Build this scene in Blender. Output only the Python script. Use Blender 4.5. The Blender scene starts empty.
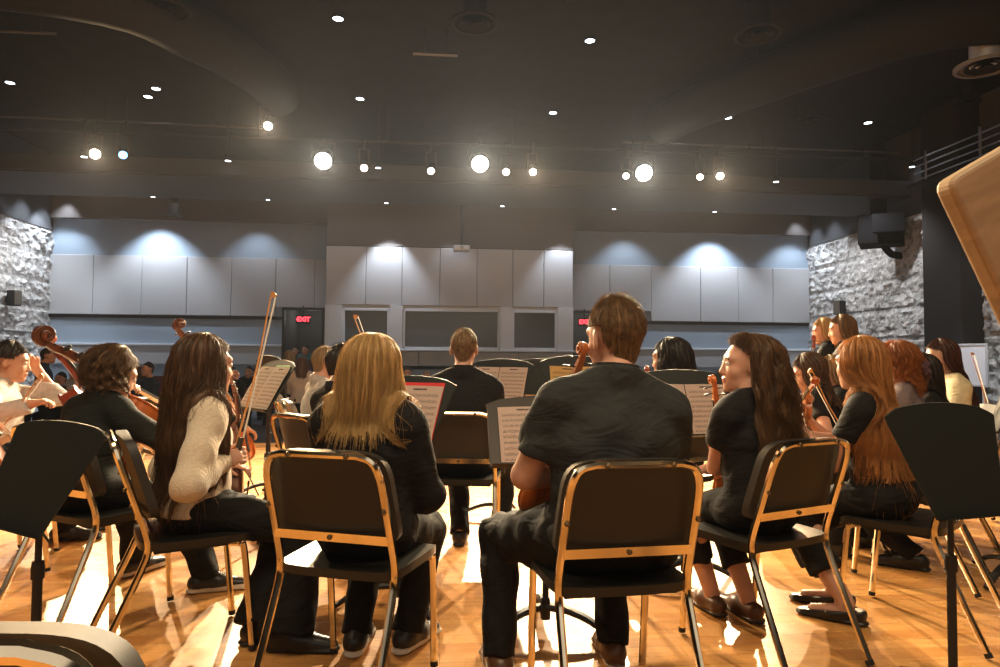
import bpy, math, random
import numpy as np
from mathutils import Vector, Matrix
random.seed(7); rng = np.random.default_rng(7)
sc = bpy.context.scene
COL = sc.collection
PI = math.pi
R = math.radians
# ------------------------------------------------------------------ camera
F = 667.0; CX, CY = 500.0, 333.5; CAMZ = 1.13
PITCH = math.atan(26.5 / F); ROLL = R(0.4)
CAM = Vector((0, 0, CAMZ))
_f = Vector((0, math.cos(PITCH), math.sin(PITCH)))
_r0 = Vector((1, 0, 0)); _u0 = Vector((0, -math.sin(PITCH), math.cos(PITCH)))
_r = _r0 * math.cos(ROLL) + _u0 * math.sin(ROLL)
_u = _u0 * math.cos(ROLL) - _r0 * math.sin(ROLL)
def ray(px, py): return _f + _r * ((px - CX) / F) - _u * ((py - CY) / F)
def at(px, py, d): return CAM + ray(px, py) * d
def ground(px, py, z=0.0):
    q = ray(px, py); return CAM + q * ((z - CAMZ) / q.z)
cd = bpy.data.cameras.new('camera'); cam = bpy.data.objects.new('camera', cd); COL.objects.link(cam)
cd.sensor_width = 36.0; cd.lens = 36.0 * F / 1000.0; cd.clip_start = 0.05; cd.clip_end = 200
m = Matrix.Identity(4)
for i, v in enumerate((_r, _u, -_f)):
    for j in range(3): m[j][i] = v[j]
m.translation = CAM; cam.matrix_world = m; sc.camera = cam
HALL = Matrix.Rotation(R(4.9), 4, 'Z')      # the hall stands a little turned to the lens
def hall(u, v, z): return HALL @ Vector((u, v, z))
def hall_at(px, py, v=None, u=None, z=None):   # where a sight line meets a plane of the hall
    Hi = HALL.inverted(); q = Hi @ ray(px, py); c = Hi @ CAM
    if v is not None: t = (v - c.y) / q.y
    elif u is not None: t = (u - c.x) / q.x
    else: t = (z - c.z) / q.z
    return c + q * t
# ------------------------------------------------------------------ materials
MATS = {}
def _mat(name):
    m = bpy.data.materials.new(name); m.use_nodes = True; MATS[name] = m
    return m, m.node_tree.nodes, m.node_tree.links, m.node_tree.nodes['Principled BSDF']
def pm(name, col, rough=0.5, metal=0.0, spec=0.5, noise=0.0, nscale=30.0, bump=0.0, bscale=200.0, sheen=0.0, coat=0.0, stretch=(1, 1, 1), trans=0.0):
    if name in MATS: return MATS[name]
    m, N, L, b = _mat(name)
    c = (col[0], col[1], col[2], 1)
    b.inputs['Base Color'].default_value = c; b.inputs['Roughness'].default_value = rough
    b.inputs['Metallic'].default_value = metal; b.inputs['Specular IOR Level'].default_value = spec
    if sheen: b.inputs['Sheen Weight'].default_value = sheen; b.inputs['Sheen Roughness'].default_value = 0.4
    if coat: b.inputs['Coat Weight'].default_value = coat; b.inputs['Coat Roughness'].default_value = 0.12
    tc = N.new('ShaderNodeTexCoord'); mp = N.new('ShaderNodeMapping'); mp.inputs['Scale'].default_value = stretch
    L.new(tc.outputs['Object'], mp.inputs['Vector'])
    if noise:
        n = N.new('ShaderNodeTexNoise'); n.inputs['Scale'].default_value = nscale; n.inputs['Detail'].default_value = 4
        L.new(mp.outputs['Vector'], n.inputs['Vector'])
        r = N.new('ShaderNodeValToRGB'); r.color_ramp.elements[0].position = 0.3; r.color_ramp.elements[1].position = 0.7
        r.color_ramp.elements[0].color = tuple(x * (1 - noise) for x in col) + (1,)
        r.color_ramp.elements[1].color = tuple(min(1, x * (1 + noise)) for x in col) + (1,)
        L.new(n.outputs['Fac'], r.inputs['Fac']); L.new(r.outputs['Color'], b.inputs['Base Color'])
    if bump:
        n2 = N.new('ShaderNodeTexNoise'); n2.inputs['Scale'].default_value = bscale; n2.inputs['Detail'].default_value = 3
        L.new(mp.outputs['Vector'], n2.inputs['Vector'])
        bp = N.new('ShaderNodeBump'); bp.inputs['Strength'].default_value = bump; bp.inputs['Distance'].default_value = 0.01
        L.new(n2.outputs['Fac'], bp.inputs['Height']); L.new(bp.outputs['Normal'], b.inputs['Normal'])
    if trans:
        t = N.new('ShaderNodeBsdfTranslucent'); t.inputs['Color'].default_value = c
        mx = N.new('ShaderNodeMixShader'); mx.inputs['Fac'].default_value = trans
        out = N['Material Output']
        L.new(b.outputs['BSDF'], mx.inputs[1]); L.new(t.outputs['BSDF'], mx.inputs[2]); L.new(mx.outputs['Shader'], out.inputs['Surface'])
    return m
def em(name, col, strength):
    if name in MATS: return MATS[name]
    m, N, L, b = _mat(name)
    b.inputs['Base Color'].default_value = (0.02, 0.02, 0.02, 1)
    b.inputs['Emission Color'].default_value = (col[0], col[1], col[2], 1); b.inputs['Emission Strength'].default_value = strength
    return m
def hairmat(name, c0, c1, sc_=(90, 1.3)):
    if name in MATS: return MATS[name]
    m, N, L, b = _mat(name)
    uv = N.new('ShaderNodeTexCoord'); mp = N.new('ShaderNodeMapping'); mp.inputs['Scale'].default_value = (sc_[0], sc_[1], 1)
    L.new(uv.outputs['UV'], mp.inputs['Vector'])
    n = N.new('ShaderNodeTexNoise'); n.inputs['Scale'].default_value = 1.0; n.inputs['Detail'].default_value = 5; n.inputs['Roughness'].default_value = 0.7
    L.new(mp.outputs['Vector'], n.inputs['Vector'])
    r = N.new('ShaderNodeValToRGB'); r.color_ramp.elements[0].position = 0.32; r.color_ramp.elements[1].position = 0.68
    r.color_ramp.elements[0].color = tuple(c0) + (1,); r.color_ramp.elements[1].color = tuple(c1) + (1,)
    L.new(n.outputs['Fac'], r.inputs['Fac']); L.new(r.outputs['Color'], b.inputs['Base Color'])
    bp = N.new('ShaderNodeBump'); bp.inputs['Strength'].default_value = 0.55; bp.inputs['Distance'].default_value = 0.004
    L.new(n.outputs['Fac'], bp.inputs['Height']); L.new(bp.outputs['Normal'], b.inputs['Normal'])
    b.inputs['Roughness'].default_value = 0.42; b.inputs['Specular IOR Level'].default_value = 0.45
    t = N.new('ShaderNodeBsdfTranslucent'); L.new(r.outputs['Color'], t.inputs['Color'])
    mx = N.new('ShaderNodeMixShader'); mx.inputs['Fac'].default_value = 0.42
    L.new(b.outputs['BSDF'], mx.inputs[1]); L.new(t.outputs['BSDF'], mx.inputs[2]); L.new(mx.outputs['Shader'], N['Material Output'].inputs['Surface'])
    return m
def woodfloor():
    m, N, L, b = _mat('maple_floor')
    tc = N.new('ShaderNodeTexCoord'); mp = N.new('ShaderNodeMapping'); L.new(tc.outputs['Object'], mp.inputs['Vector'])
    mp.inputs['Rotation'].default_value = (0, 0, R(0))
    br = N.new('ShaderNodeTexBrick'); br.inputs['Scale'].default_value = 1.0
    br.inputs['Brick Width'].default_value = 0.95; br.inputs['Row Height'].default_value = 0.082; br.inputs['Mortar Size'].default_value = 0.0012
    br.inputs['Color1'].default_value = (0.58, 0.275, 0.085, 1); br.inputs['Color2'].default_value = (0.72, 0.385, 0.13, 1); br.inputs['Mortar'].default_value = (0.25, 0.11, 0.035, 1)
    br.inputs['Bias'].default_value = 0.0; br.offset = 0.37
    L.new(mp.outputs['Vector'], br.inputs['Vector'])
    mp2 = N.new('ShaderNodeMapping'); mp2.inputs['Scale'].default_value = (2.2, 26, 1); L.new(tc.outputs['Object'], mp2.inputs['Vector'])
    n = N.new('ShaderNodeTexNoise'); n.inputs['Scale'].default_value = 1.6; n.inputs['Detail'].default_value = 6; n.inputs['Distortion'].default_value = 0.6
    L.new(mp2.outputs['Vector'], n.inputs['Vector'])
    rr = N.new('ShaderNodeValToRGB'); rr.color_ramp.elements[0].color = (0.80, 0.70, 0.60, 1); rr.color_ramp.elements[1].color = (1.0, 1.0, 1.0, 1)
    rr.color_ramp.elements[0].position = 0.3; rr.color_ramp.elements[1].position = 0.65
    L.new(n.outputs['Fac'], rr.inputs['Fac'])
    mx = N.new('ShaderNodeMix'); mx.data_type = 'RGBA'; mx.blend_type = 'MULTIPLY'; mx.inputs['Factor'].default_value = 1
    L.new(br.outputs['Color'], mx.inputs['A']); L.new(rr.outputs['Color'], mx.inputs['B']); L.new(mx.outputs['Result'], b.inputs['Base Color'])
    n3 = N.new('ShaderNodeTexNoise'); n3.inputs['Scale'].default_value = 7; n3.inputs['Detail'].default_value = 3; L.new(tc.outputs['Object'], n3.inputs['Vector'])
    mr = N.new('ShaderNodeMapRange'); mr.inputs['To Min'].default_value = 0.2; mr.inputs['To Max'].default_value = 0.36
    L.new(n3.outputs['Fac'], mr.inputs['Value']); L.new(mr.outputs['Result'], b.inputs['Roughness'])
    b.inputs['Specular IOR Level'].default_value = 0.45
    bp = N.new('ShaderNodeBump'); bp.inputs['Strength'].default_value = 0.06; bp.inputs['Distance'].default_value = 0.002
    L.new(br.outputs['Fac'], bp.inputs['Height']); bp.invert = True; L.new(bp.outputs['Normal'], b.inputs['Normal'])
    return m
def splitblock():
    m, N, L, b = _mat('split_face_block')
    tc = N.new('ShaderNodeTexCoord')
    n = N.new('ShaderNodeTexNoise'); n.inputs['Scale'].default_value = 9; n.inputs['Detail'].default_value = 8; n.inputs['Roughness'].default_value = 0.65
    L.new(tc.outputs['Object'], n.inputs['Vector'])
    bp = N.new('ShaderNodeBump'); bp.inputs['Strength'].default_value = 0.8; bp.inputs['Distance'].default_value = 0.05
    L.new(n.outputs['Fac'], bp.inputs['Height']); L.new(bp.outputs['Normal'], b.inputs['Normal'])
    r = N.new('ShaderNodeValToRGB'); r.color_ramp.elements[0].color = (0.24, 0.235, 0.23, 1); r.color_ramp.elements[1].color = (0.60, 0.595, 0.585, 1)
    r.color_ramp.elements[0].position = 0.36; r.color_ramp.elements[1].position = 0.62
    L.new(n.outputs['Fac'], r.inputs['Fac']); L.new(r.outputs['Color'], b.inputs['Base Color']); b.inputs['Roughness'].default_value = 0.92
    return m
def sheetmat(name, paper, staves=9, cols=1):
    if name in MATS: return MATS[name]
    m, N, L, b = _mat(name)
    tc = N.new('ShaderNodeTexCoord'); s = N.new('ShaderNodeSeparateXYZ'); L.new(tc.outputs['UV'], s.inputs['Vector'])
    def mth(op, a, c=None, cl=False):
        n = N.new('ShaderNodeMath'); n.operation = op; n.use_clamp = cl
        for i, x in enumerate((a, c)):
            if x is None: continue
            if isinstance(x, (int, float)): n.inputs[i].default_value = x
            else: L.new(x, n.inputs[i])
        return n.outputs[0]
    U, V = s.outputs['X'], s.outputs['Y']
    fv = mth('FRACT', mth('MULTIPLY', mth('MULTIPLY', V, 1.12), staves))           # one stave per step
    instave = mth('MULTIPLY', mth('GREATER_THAN', fv, 0.28), mth('LESS_THAN', fv, 0.66))
    lines = mth('MULTIPLY', mth('LESS_THAN', mth('FRACT', mth('MULTIPLY', mth('SUBTRACT', fv, 0.28), 10.5)), 0.34), instave)
    mp = N.new('ShaderNodeMapping'); mp.inputs['Scale'].default_value = (46, 78, 1); L.new(tc.outputs['UV'], mp.inputs['Vector'])
    n = N.new('ShaderNodeTexNoise'); n.inputs['Scale'].default_value = 1; n.inputs['Detail'].default_value = 1.5; L.new(mp.outputs['Vector'], n.inputs['Vector'])
    wide = mth('MULTIPLY', mth('GREATER_THAN', fv, 0.2), mth('LESS_THAN', fv, 0.76))
    notes = mth('MULTIPLY', mth('GREATER_THAN', n.outputs['Fac'], 0.585), wide)
    mar = mth('MULTIPLY', mth('GREATER_THAN', U, 0.07), mth('LESS_THAN', U, 0.94))
    mar = mth('MULTIPLY', mar, mth('MULTIPLY', mth('GREATER_THAN', V, 0.04), mth('LESS_THAN', V, 0.885)))
    ttl = mth('MULTIPLY', mth('MULTIPLY', mth('GREATER_THAN', U, 0.36), mth('LESS_THAN', U, 0.66)), mth('MULTIPLY', mth('GREATER_THAN', V, 0.925), mth('LESS_THAN', V, 0.955)))
    ttl = mth('MULTIPLY', ttl, mth('GREATER_THAN', n.outputs['Fac'], 0.4))
    ink = mth('MULTIPLY', mth('ADD', mth('MULTIPLY', lines, 0.55), mth('MULTIPLY', notes, 0.9), True), mar)
    ink = mth('ADD', ink, mth('MULTIPLY', ttl, 0.9), True)
    mx = N.new('ShaderNodeMix'); mx.data_type = 'RGBA'; L.new(ink, mx.inputs['Factor'])
    mx.inputs['A'].default_value = tuple(paper) + (1,); mx.inputs['B'].default_value = (0.035, 0.03, 0.03, 1)
    L.new(mx.outputs['Result'], b.inputs['Base Color']); b.inputs['Roughness'].default_value = 0.75; b.inputs['Specular IOR Level'].default_value = 0.2
    t = N.new('ShaderNodeBsdfTranslucent'); L.new(mx.outputs['Result'], t.inputs['Color'])
    ms = N.new('ShaderNodeMixShader'); ms.inputs['Fac'].default_value = 0.3
    L.new(b.outputs['BSDF'], ms.inputs[1]); L.new(t.outputs['BSDF'], ms.inputs[2]); L.new(ms.outputs['Shader'], N['Material Output'].inputs['Surface'])
    return m
# ------------------------------------------------------------------ mesh builder
def rect(w, h, b=0.25):
    x, y = w / 2, h / 2; c = b * min(w, h)
    return [(x - c, -y), (x, -y + c), (x, y - c), (x - c, y), (-x + c, y), (-x, y - c), (-x, -y + c), (-x + c, -y)]
def circ(r, n=8): return [(r * math.cos(2 * PI * i / n), r * math.sin(2 * PI * i / n)) for i in range(n)]
def catmull(pts, n=6, closed=False):
    P = [Vector(p) for p in pts]; out = []; c = len(P)
    for i in range(c if closed else c - 1):
        p1, p2 = P[i], P[(i + 1) % c]
        p0 = P[i - 1] if (i > 0 or closed) else p1 * 2 - p2
        p3 = P[(i + 2) % c] if (i + 2 < c or closed) else p2 * 2 - p1
        for k in range(n):
            t = k / n
            out.append(0.5 * ((2 * p1) + (p2 - p0) * t + (2 * p0 - 5 * p1 + 4 * p2 - p3) * t * t + (3 * p1 - p0 - 3 * p2 + p3) * t ** 3))
    if not closed: out.append(P[-1].copy())
    return out
class MB:
    def __init__(s): s.v = []; s.f = []; s.m = []; s.uv = None
    def add(s, V, Fc, mi=0, M=None):
        o = len(s.v)
        for p in V:
            p = Vector(p); s.v.append(M @ p if M is not None else p)
        for q in Fc: s.f.append([i + o for i in q]); s.m.append(mi)
        return s
    def box(s, c, d, mi=0, M=None):
        x, y, z = d[0] / 2, d[1] / 2, d[2] / 2; c = Vector(c)
        V = [c + Vector((a * x, b * y, e * z)) for e in (-1, 1) for b in (-1, 1) for a in (-1, 1)]
        return s.add(V, [(0, 2, 3, 1), (4, 5, 7, 6), (0, 1, 5, 4), (2, 6, 7, 3), (0, 4, 6, 2), (1, 3, 7, 5)], mi, M)
    def sweep(s, path, prof, mi=0, up=None, scale=None, closed=False, M=None, caps=True):
        P = [Vector(p) for p in path]; n = len(P); k = len(prof); V = []
        u = None
        for i in range(n):
            if closed: t = P[(i + 1) % n] - P[i - 1]
            else: t = P[min(i + 1, n - 1)] - P[max(i - 1, 0)]
            t.normalize()
            if up is not None: w = Vector(up)
            elif u is None: w = Vector((0, 0, 1)) if abs(t.z) < 0.9 else Vector((0, 1, 0))
            else: w = u
            u = (w - t * w.dot(t))
            if u.length < 1e-6: u = t.orthogonal()
            u.normalize(); r = t.cross(u)
            sc_ = 1 if scale is None else scale[i]
            sx, sy = sc_ if isinstance(sc_, tuple) else (sc_, sc_)
            for a, b in prof: V.append(P[i] + r * a * sx + u * b * sy)
        Fc = []
        for i in range(n if closed else n - 1):
            j = (i + 1) % n
            for a in range(k):
                b = (a + 1) % k; Fc.append((i * k + a, i * k + b, j * k + b, j * k + a))
        if not closed and caps: Fc += [tuple(range(k))[::-1], tuple((n - 1) * k + a for a in range(k))]
        return s.add(V, Fc, mi, M)
    def tube(s, path, r, n=8, mi=0, M=None, scale=None): return s.sweep(path, circ(r, n), mi, None, scale, M=M)
    def cyl(s, a, b, r, r2=None, n=12, mi=0, M=None):
        return s.sweep([a, b], circ(1, n), mi, None, [r, r if r2 is None else r2], M=M)
    def lathe(s, prof, o=(0, 0, 0), n=20, mi=0, M=None, caps=False):
        V = []; Fc = []; k = len(prof)
        for i in range(n):
            a = 2 * PI * i / n
            for r, z in prof: V.append(Vector(o) + Vector((r * math.cos(a), r * math.sin(a), z)))
        for i in range(n):
            j = (i + 1) % n
            for q in range(k - 1): Fc.append((i * k + q, j * k + q, j * k + q + 1, i * k + q + 1))
        if caps and prof[0][0] > 1e-6: Fc.append(tuple(i * k for i in range(n))[::-1])
        if caps and prof[-1][0] > 1e-6: Fc.append(tuple(i * k + k - 1 for i in range(n)))
        return s.add(V, Fc, mi, M)
    def prism(s, out, z0, z1, mi=0, M=None):
        n = len(out); V = [(x, y, z0) for x, y in out] + [(x, y, z1) for x, y in out]
        Fc = [tuple(range(n))[::-1], tuple(range(n, 2 * n))] + [(i, (i + 1) % n, n + (i + 1) % n, n + i) for i in range(n)]
        return s.add(V, Fc, mi, M)
    def ball(s, c, r, n=10, mi=0, M=None):
        rr = r if isinstance(r, (tuple, list)) else (r, r, r); V = []; Fc = []; h = n // 2 + 1
        for i in range(h + 1):
            p = PI * i / h
            for j in range(n):
                a = 2 * PI * j / n
                V.append(Vector(c) + Vector((rr[0] * math.sin(p) * math.cos(a), rr[1] * math.sin(p) * math.sin(a), -rr[2] * math.cos(p))))
        for i in range(h):
            for j in range(n): Fc.append((i * n + j, i * n + (j + 1) % n, (i + 1) * n + (j + 1) % n, (i + 1) * n + j))
        return s.add(V, Fc, mi, M)
    def mesh(s, name, mats, smooth=True, angle=38):
        me = bpy.data.meshes.new(name); me.from_pydata([tuple(p) for p in s.v], [], s.f)
        for mt in (mats if isinstance(mats, (list, tuple)) else [mats]): me.materials.append(mt)
        if len(s.m): me.polygons.foreach_set('material_index', s.m)
        me.polygons.foreach_set('use_smooth', [smooth] * len(me.polygons))
        if s.uv: 
            l = me.uv_layers.new(name='UVMap')
            for lp in me.loops: l.data[lp.index].uv = s.uv[lp.vertex_index]
        me.validate(); me.update()
        if smooth: me.set_sharp_from_angle(angle=R(angle))
        return me
def ob(name, me, parent=None, M=None, bevel=0.0, seg=2):
    o = bpy.data.objects.new(name, me); COL.objects.link(o)
    if parent is not None: o.parent = parent
    if M is not None: o.matrix_local = M
    if bevel:
        b = o.modifiers.new('bevel', 'BEVEL'); b.width = bevel; b.segments = seg; b.limit_method = 'ANGLE'; b.angle_limit = R(35)
    return o
def tag(o, label, cat, group=None, kind=None):
    o['label'] = label; o['category'] = cat
    if group: o['group'] = group
    if kind: o['kind'] = kind
    return o
def root(name, label, cat, M=None, group=None):
    o = bpy.data.objects.new(name, None); COL.objects.link(o); o.empty_display_size = 0.1
    if M is not None: o.matrix_world = M
    return tag(o, label, cat, group)
def struct(name, mb, mat, bevel=0.0, M=None, smooth=False):
    o = ob(name, mb.mesh(name, mat, smooth), None, HALL if M is None else M, bevel); o['kind'] = 'structure'; return o
def place(x, y, yaw=0.0, z=0.0): return Matrix.Translation((x, y, z)) @ Matrix.Rotation(yaw, 4, 'Z')
def inst(name, tmpl, M, label, cat, group=None):
    r = root(name, label, cat, M, group)
    for nm, me, M2, subs, lb in tmpl:
        o = ob(nm, me, r, M2)
        if lb: o['label'] = lb
        for sn, sm, sM, slb in subs:
            q = ob(sn, sm, o, sM)
            if slb: q['label'] = slb
    return r
ORD = ['first', 'second', 'third', 'fourth', 'fifth', 'sixth', 'seventh', 'eighth', 'ninth', 'tenth', 'eleventh', 'twelfth', 'thirteenth', 'fourteenth', 'fifteenth', 'sixteenth', 'seventeenth', 'eighteenth', 'nineteenth', 'twentieth', 'twenty-first', 'twenty-second', 'twenty-third', 'twenty-fourth', 'twenty-fifth']
GLOW_HAZE = 0.0004
# ------------------------------------------------------------------ the setting
UL, UR, VB = -9.5, 9.74, 17.0
SLOPE0, SLOPE1 = -0.5, 0.0
def house_z(v): return SLOPE0 + (SLOPE1 - SLOPE0) * min(max((v - 9.2) / 6.3, 0), 1)
m_floor = woodfloor()
m_black = pm('black_ceiling_paint', (0.0085, 0.0095, 0.0115), 0.95, spec=0.2, noise=0.25, nscale=3)
m_blue = pm('blue_grey_wall_paint', (0.27, 0.335, 0.41), 0.8)
m_panel = pm('grey_acoustic_fabric', (0.40, 0.405, 0.42), 0.95, noise=0.05, nscale=60, bump=0.1, bscale=400)
m_brown = pm('dark_taupe_paint', (0.12, 0.105, 0.10), 0.9)
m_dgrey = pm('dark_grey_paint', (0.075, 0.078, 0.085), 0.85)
m_steelblue = pm('slate_fascia_paint', (0.05, 0.054, 0.064), 0.7)
m_soffit = pm('soffit_paint', (0.05, 0.05, 0.054), 0.9)
m_white = pm('white_trim_paint', (0.55, 0.58, 0.62), 0.6)
m_block = splitblock()
m_carpet = pm('grey_house_carpet', (0.16, 0.165, 0.185), 0.95, noise=0.2, nscale=40)
m_dark = pm('matte_black', (0.012, 0.012, 0.013), 0.55)
m_glass = pm('dark_booth_glass', (0.075, 0.08, 0.078), 0.15, spec=0.5)
m_steel = pm('bare_steel', (0.6, 0.6, 0.62), 0.35, metal=1)
m_duct = pm('black_duct_paint', (0.010, 0.011, 0.013), 0.85, spec=0.2)
struct('floor', MB().box((0, 3.0, -0.1), (19.3, 12.4, 0.2)), m_floor)
f = MB(); f.box((0, 9.19, -0.36), (19.3, 0.06, 0.3)); struct('trim_1', f, pm('stage_skirt', (0.13, 0.05, 0.05), 0.6))
f = MB(); f.add([(UL, 9.2, -0.5), (UR, 9.2, -0.5), (UR, 15.5, 0), (UL, 15.5, 0), (UR, 17.3, 0), (UL, 17.3, 0)], [(0, 1, 2, 3), (3, 2, 4, 5)]); struct('floor_house', f, m_carpet)
struct('ceiling', MB().box((0, 8.5, 6.1), (20, 21, 0.2)), m_black)
# back wall, lower blue-grey, upper taupe, with the two doorways left open
def wall_with_holes(u0, u1, v0, v1, z0, z1, holes):
    mb = MB(); x = u0
    for a, b, t in sorted(holes):
        if a > x: mb.box(((x + a) / 2, (v0 + v1) / 2, (z0 + z1) / 2), (a - x, v1 - v0, z1 - z0))
        mb.box(((a + b) / 2, (v0 + v1) / 2, (t + z1) / 2), (b - a, v1 - v0, z1 - t)); x = b
    mb.box(((x + u1) / 2, (v0 + v1) / 2, (z0 + z1) / 2), (u1 - x, v1 - v0, z1 - z0)); return mb
struct('wall_back', wall_with_holes(UL - 0.2, UR + 0.2, 17.0, 17.2, -0.1, 4.5, [(-3.98, -2.95, 2.39), (3.3, 4.5, 2.41)]), m_blue)
struct('wall_back_upper', MB().box(((UL + UR) / 2, 17.02, 5.25), (UR - UL + 0.4, 0.36, 1.5)), m_brown)
# vestibules behind the doorways
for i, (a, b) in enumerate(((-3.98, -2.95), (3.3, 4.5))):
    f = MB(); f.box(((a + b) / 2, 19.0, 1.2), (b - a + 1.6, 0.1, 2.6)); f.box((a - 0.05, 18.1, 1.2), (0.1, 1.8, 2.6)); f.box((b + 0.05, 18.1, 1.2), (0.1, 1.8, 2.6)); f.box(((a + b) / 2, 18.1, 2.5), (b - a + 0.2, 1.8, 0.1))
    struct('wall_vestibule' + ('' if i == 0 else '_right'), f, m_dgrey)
    f = MB(); w = 0.06
    for x in (a + w / 2, b - w / 2): f.box((x, 16.98, 1.2), (w, 0.1, 2.38))
    f.box(((a + b) / 2, 16.98, 2.37), (b - a, 0.1, w)); struct('door_%d' % (i + 1), f, m_dark)
    f = MB(); f.box(((a + b) / 2, 18.2, -0.03), (b - a, 2.2, 0.06)); struct('floor_vestibule' + ('' if i == 0 else '_right'), f, m_carpet)
# wainscot, rail and dark strip painted as the shadow line of the back wall on both sides of the booth
for i, (a, b) in enumerate(((UL, -3.98), (4.5, UR))):
    struct('trim_%d' % (2 + i * 3), MB().box(((a + b) / 2, 16.97, 1.2), (b - a, 0.06, 0.44)), m_panel)
    struct('trim_%d' % (3 + i * 3), MB().box(((a + b) / 2, 16.955, 1.45), (b - a, 0.1, 0.05)), m_white, 0.008)
    struct('trim_%d' % (4 + i * 3), MB().box(((a + b) / 2, 16.98, 2.13), (b - a, 0.05, 0.07)), m_dark)
# acoustic panels
def panels(edges, v, z0, z1, where, group, pre=None):
    n = len(edges) - 1
    for i in range(n):
        a, b = edges[i], edges[i + 1]
        mb = MB().box((0, 0, 0), (b - a - 0.009, 0.07, z1 - z0))
        o = ob('acoustic_panel', mb.mesh('acoustic_panel', m_panel, False), None, HALL @ Matrix.Translation(((a + b) / 2, v, (z0 + z1) / 2)), 0.012, 2)
        tag(o, 'grey acoustic panel, %s from the left %s' % (ORD[i], where), 'acoustic panel', group)
eL = [-9.5, -8.48, -7.35, -6.28, -5.22, -4.15, -3.2, -2.72]
panels(eL[:6] , 16.96, 2.17, 3.62, 'on the wall left of the exit doorway', 'wall panels left of the booth')
panels(eL[5:], 16.96, 2.4, 3.62, 'above the left exit doorway', 'wall panels left of the booth')
eR = [3.14, 4.3, 5.4, 6.72, 7.4 + 0.35, 8.7, 9.72]
panels(eR[:3], 16.96, 2.42, 3.62, 'above the right exit doorway', 'wall panels right of the booth')
panels(eR[2:], 16.96, 2.17, 3.62, 'on the wall right of the exit doorway', 'wall panels right of the booth')
# control booth bulging into the house
BV = 15.5
bx0, bx1 = -2.68, 3.05
struct('wall_booth', wall_with_holes(bx0, bx1, BV, BV + 0.15, 1.33, 2.36, []) if False else MB().box(((bx0 + bx1) / 2, BV + 0.12, 0.45), (bx1 - bx0, 0.2, 0.9)), m_blue)
f = MB()
for a, b in ((bx0, -2.3), (-1.22, -0.93), (1.33, 1.6), (2.68, bx1)): f.box(((a + b) / 2, BV + 0.06, 1.85), (b - a, 0.24, 1.04))
f.box(((bx0 + bx1) / 2, BV + 0.1, 2.33), (bx1 - bx0, 0.2, 0.08)); struct('wall_booth_piers', f, m_white)
f = MB(); f.box((bx0 + 0.03, (BV + 17.06) / 2, 1.85), (0.06, 16.9 - BV, 3.7)); f.box((bx1 - 0.03, (BV + 17.06) / 2, 1.85), (0.06, 16.9 - BV, 3.7)); struct('wall_booth_side', f, m_panel)
struct('trim_8', MB().box(((bx0 + bx1) / 2, BV - 0.01, 1.34), (bx1 - bx0 + 0.06, 0.22, 0.045)), m_white, 0.008)
for i, (a, b) in enumerate(((-2.3, -1.22), (-0.93, 1.33), (1.6, 2.68))):
    f = MB(); w = 0.06
    for x in (a + w / 2, b - w / 2): f.box((x, BV + 0.02, 1.83), (w, 0.09, 0.94))
    for z in (1.39, 2.27): f.box(((a + b) / 2, BV + 0.02, z), (b - a, 0.09, w))
    o = struct('window_%d' % (i + 1), f, m_white, 0.006)
    g = MB().box(((a + b) / 2, BV + 0.06, 1.83), (b - a - 0.05, 0.012, 0.88)); q = ob('pane', g.mesh('pane', m_glass, False), o); q['label'] = 'dark glass pane'
eb = [bx0, -1.78, -0.95, -0.08, 0.78, 1.62, 2.35, bx1]
panels(eb, BV + 0.0, 2.37, 3.72, 'in the tall row over the booth windows', 'panels over the booth windows')
ew = [bx0, -1.6, -0.55, 0.62, 1.75, bx1]
panels(ew, BV + 0.0, 0.98, 1.315, 'in the low row under the booth windows', 'panels under the booth windows')
struct('ceiling_booth', MB().box(((bx0 + bx1) / 2 + 0.0, 16.3, 4.4), (bx1 - bx0, 1.5, 1.2)), m_brown)
struct('ceiling_booth_edge', MB().box(((bx0 + bx1) / 2, 15.75, 3.77), (bx1 - bx0, 0.5, 0.06)), m_brown)
# side walls: split-face block below, dark paint above
from mathutils import noise as mn
def blockwall(u, s, v0, v1, z0, z1, h=0.035):
    """courses of split-face block, each broken face standing proud of a smooth joint"""
    mb = MB(); nv, nz = int((v1 - v0) / h), int((z1 - z0) / h); V = []; Fc = []
    for i in range(nv + 1):
        for j in range(nz + 1):
            v, z = v0 + (v1 - v0) * i / nv, z0 + (z1 - z0) * j / nz
            fz = ((z - 4.2) / 0.64) % 1.0; e = min(fz, 1 - fz) * 0.64
            k = min(1, max(0, (e - 0.035) / 0.03))
            c = mn.cell(Vector((v * 4.1 + 2.3 * mn.noise(Vector((v * 2, z * 2, 1))), z * 4.4 + 2.3 * mn.noise(Vector((v * 2, z * 2, 9))), s * 3)))
            d = 0.008 + 0.042 * abs(c) + 0.05 * mn.noise(Vector((v * 5.5, z * 7.5, s))) + 0.026 * mn.noise(Vector((v * 15, z * 17, s * 2)))
            V.append((u - s * max(0.0, d) * k, v, z))
    for i in range(nv):
        for j in range(nz):
            a, b = i * (nz + 1) + j, (i + 1) * (nz + 1) + j
            q = (a, b, b + 1, a + 1); Fc.append(q if s < 0 else q[::-1])
    mb.add(V, Fc); return mb
def wallmesh(name, u, s, v0, v1):
    mb = blockwall(u, s, v0, v1, -0.5, 4.2)
    mb.box((u + s * 0.15, 8.6, 1.85), (0.28, 17.2, 4.7)); o = ob(name, mb.mesh(name, m_block, True, 25), None, HALL); o['kind'] = 'structure'
wallmesh('wall_left', UL, -1, 13.6, 17.0)
wallmesh('wall_right', UR, 1, 8.6, 17.0)
struct('wall_left_upper', MB().box((UL - 0.13, 8.6, 5.1), (0.3, 17.2, 1.8)), m_dgrey)
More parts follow.
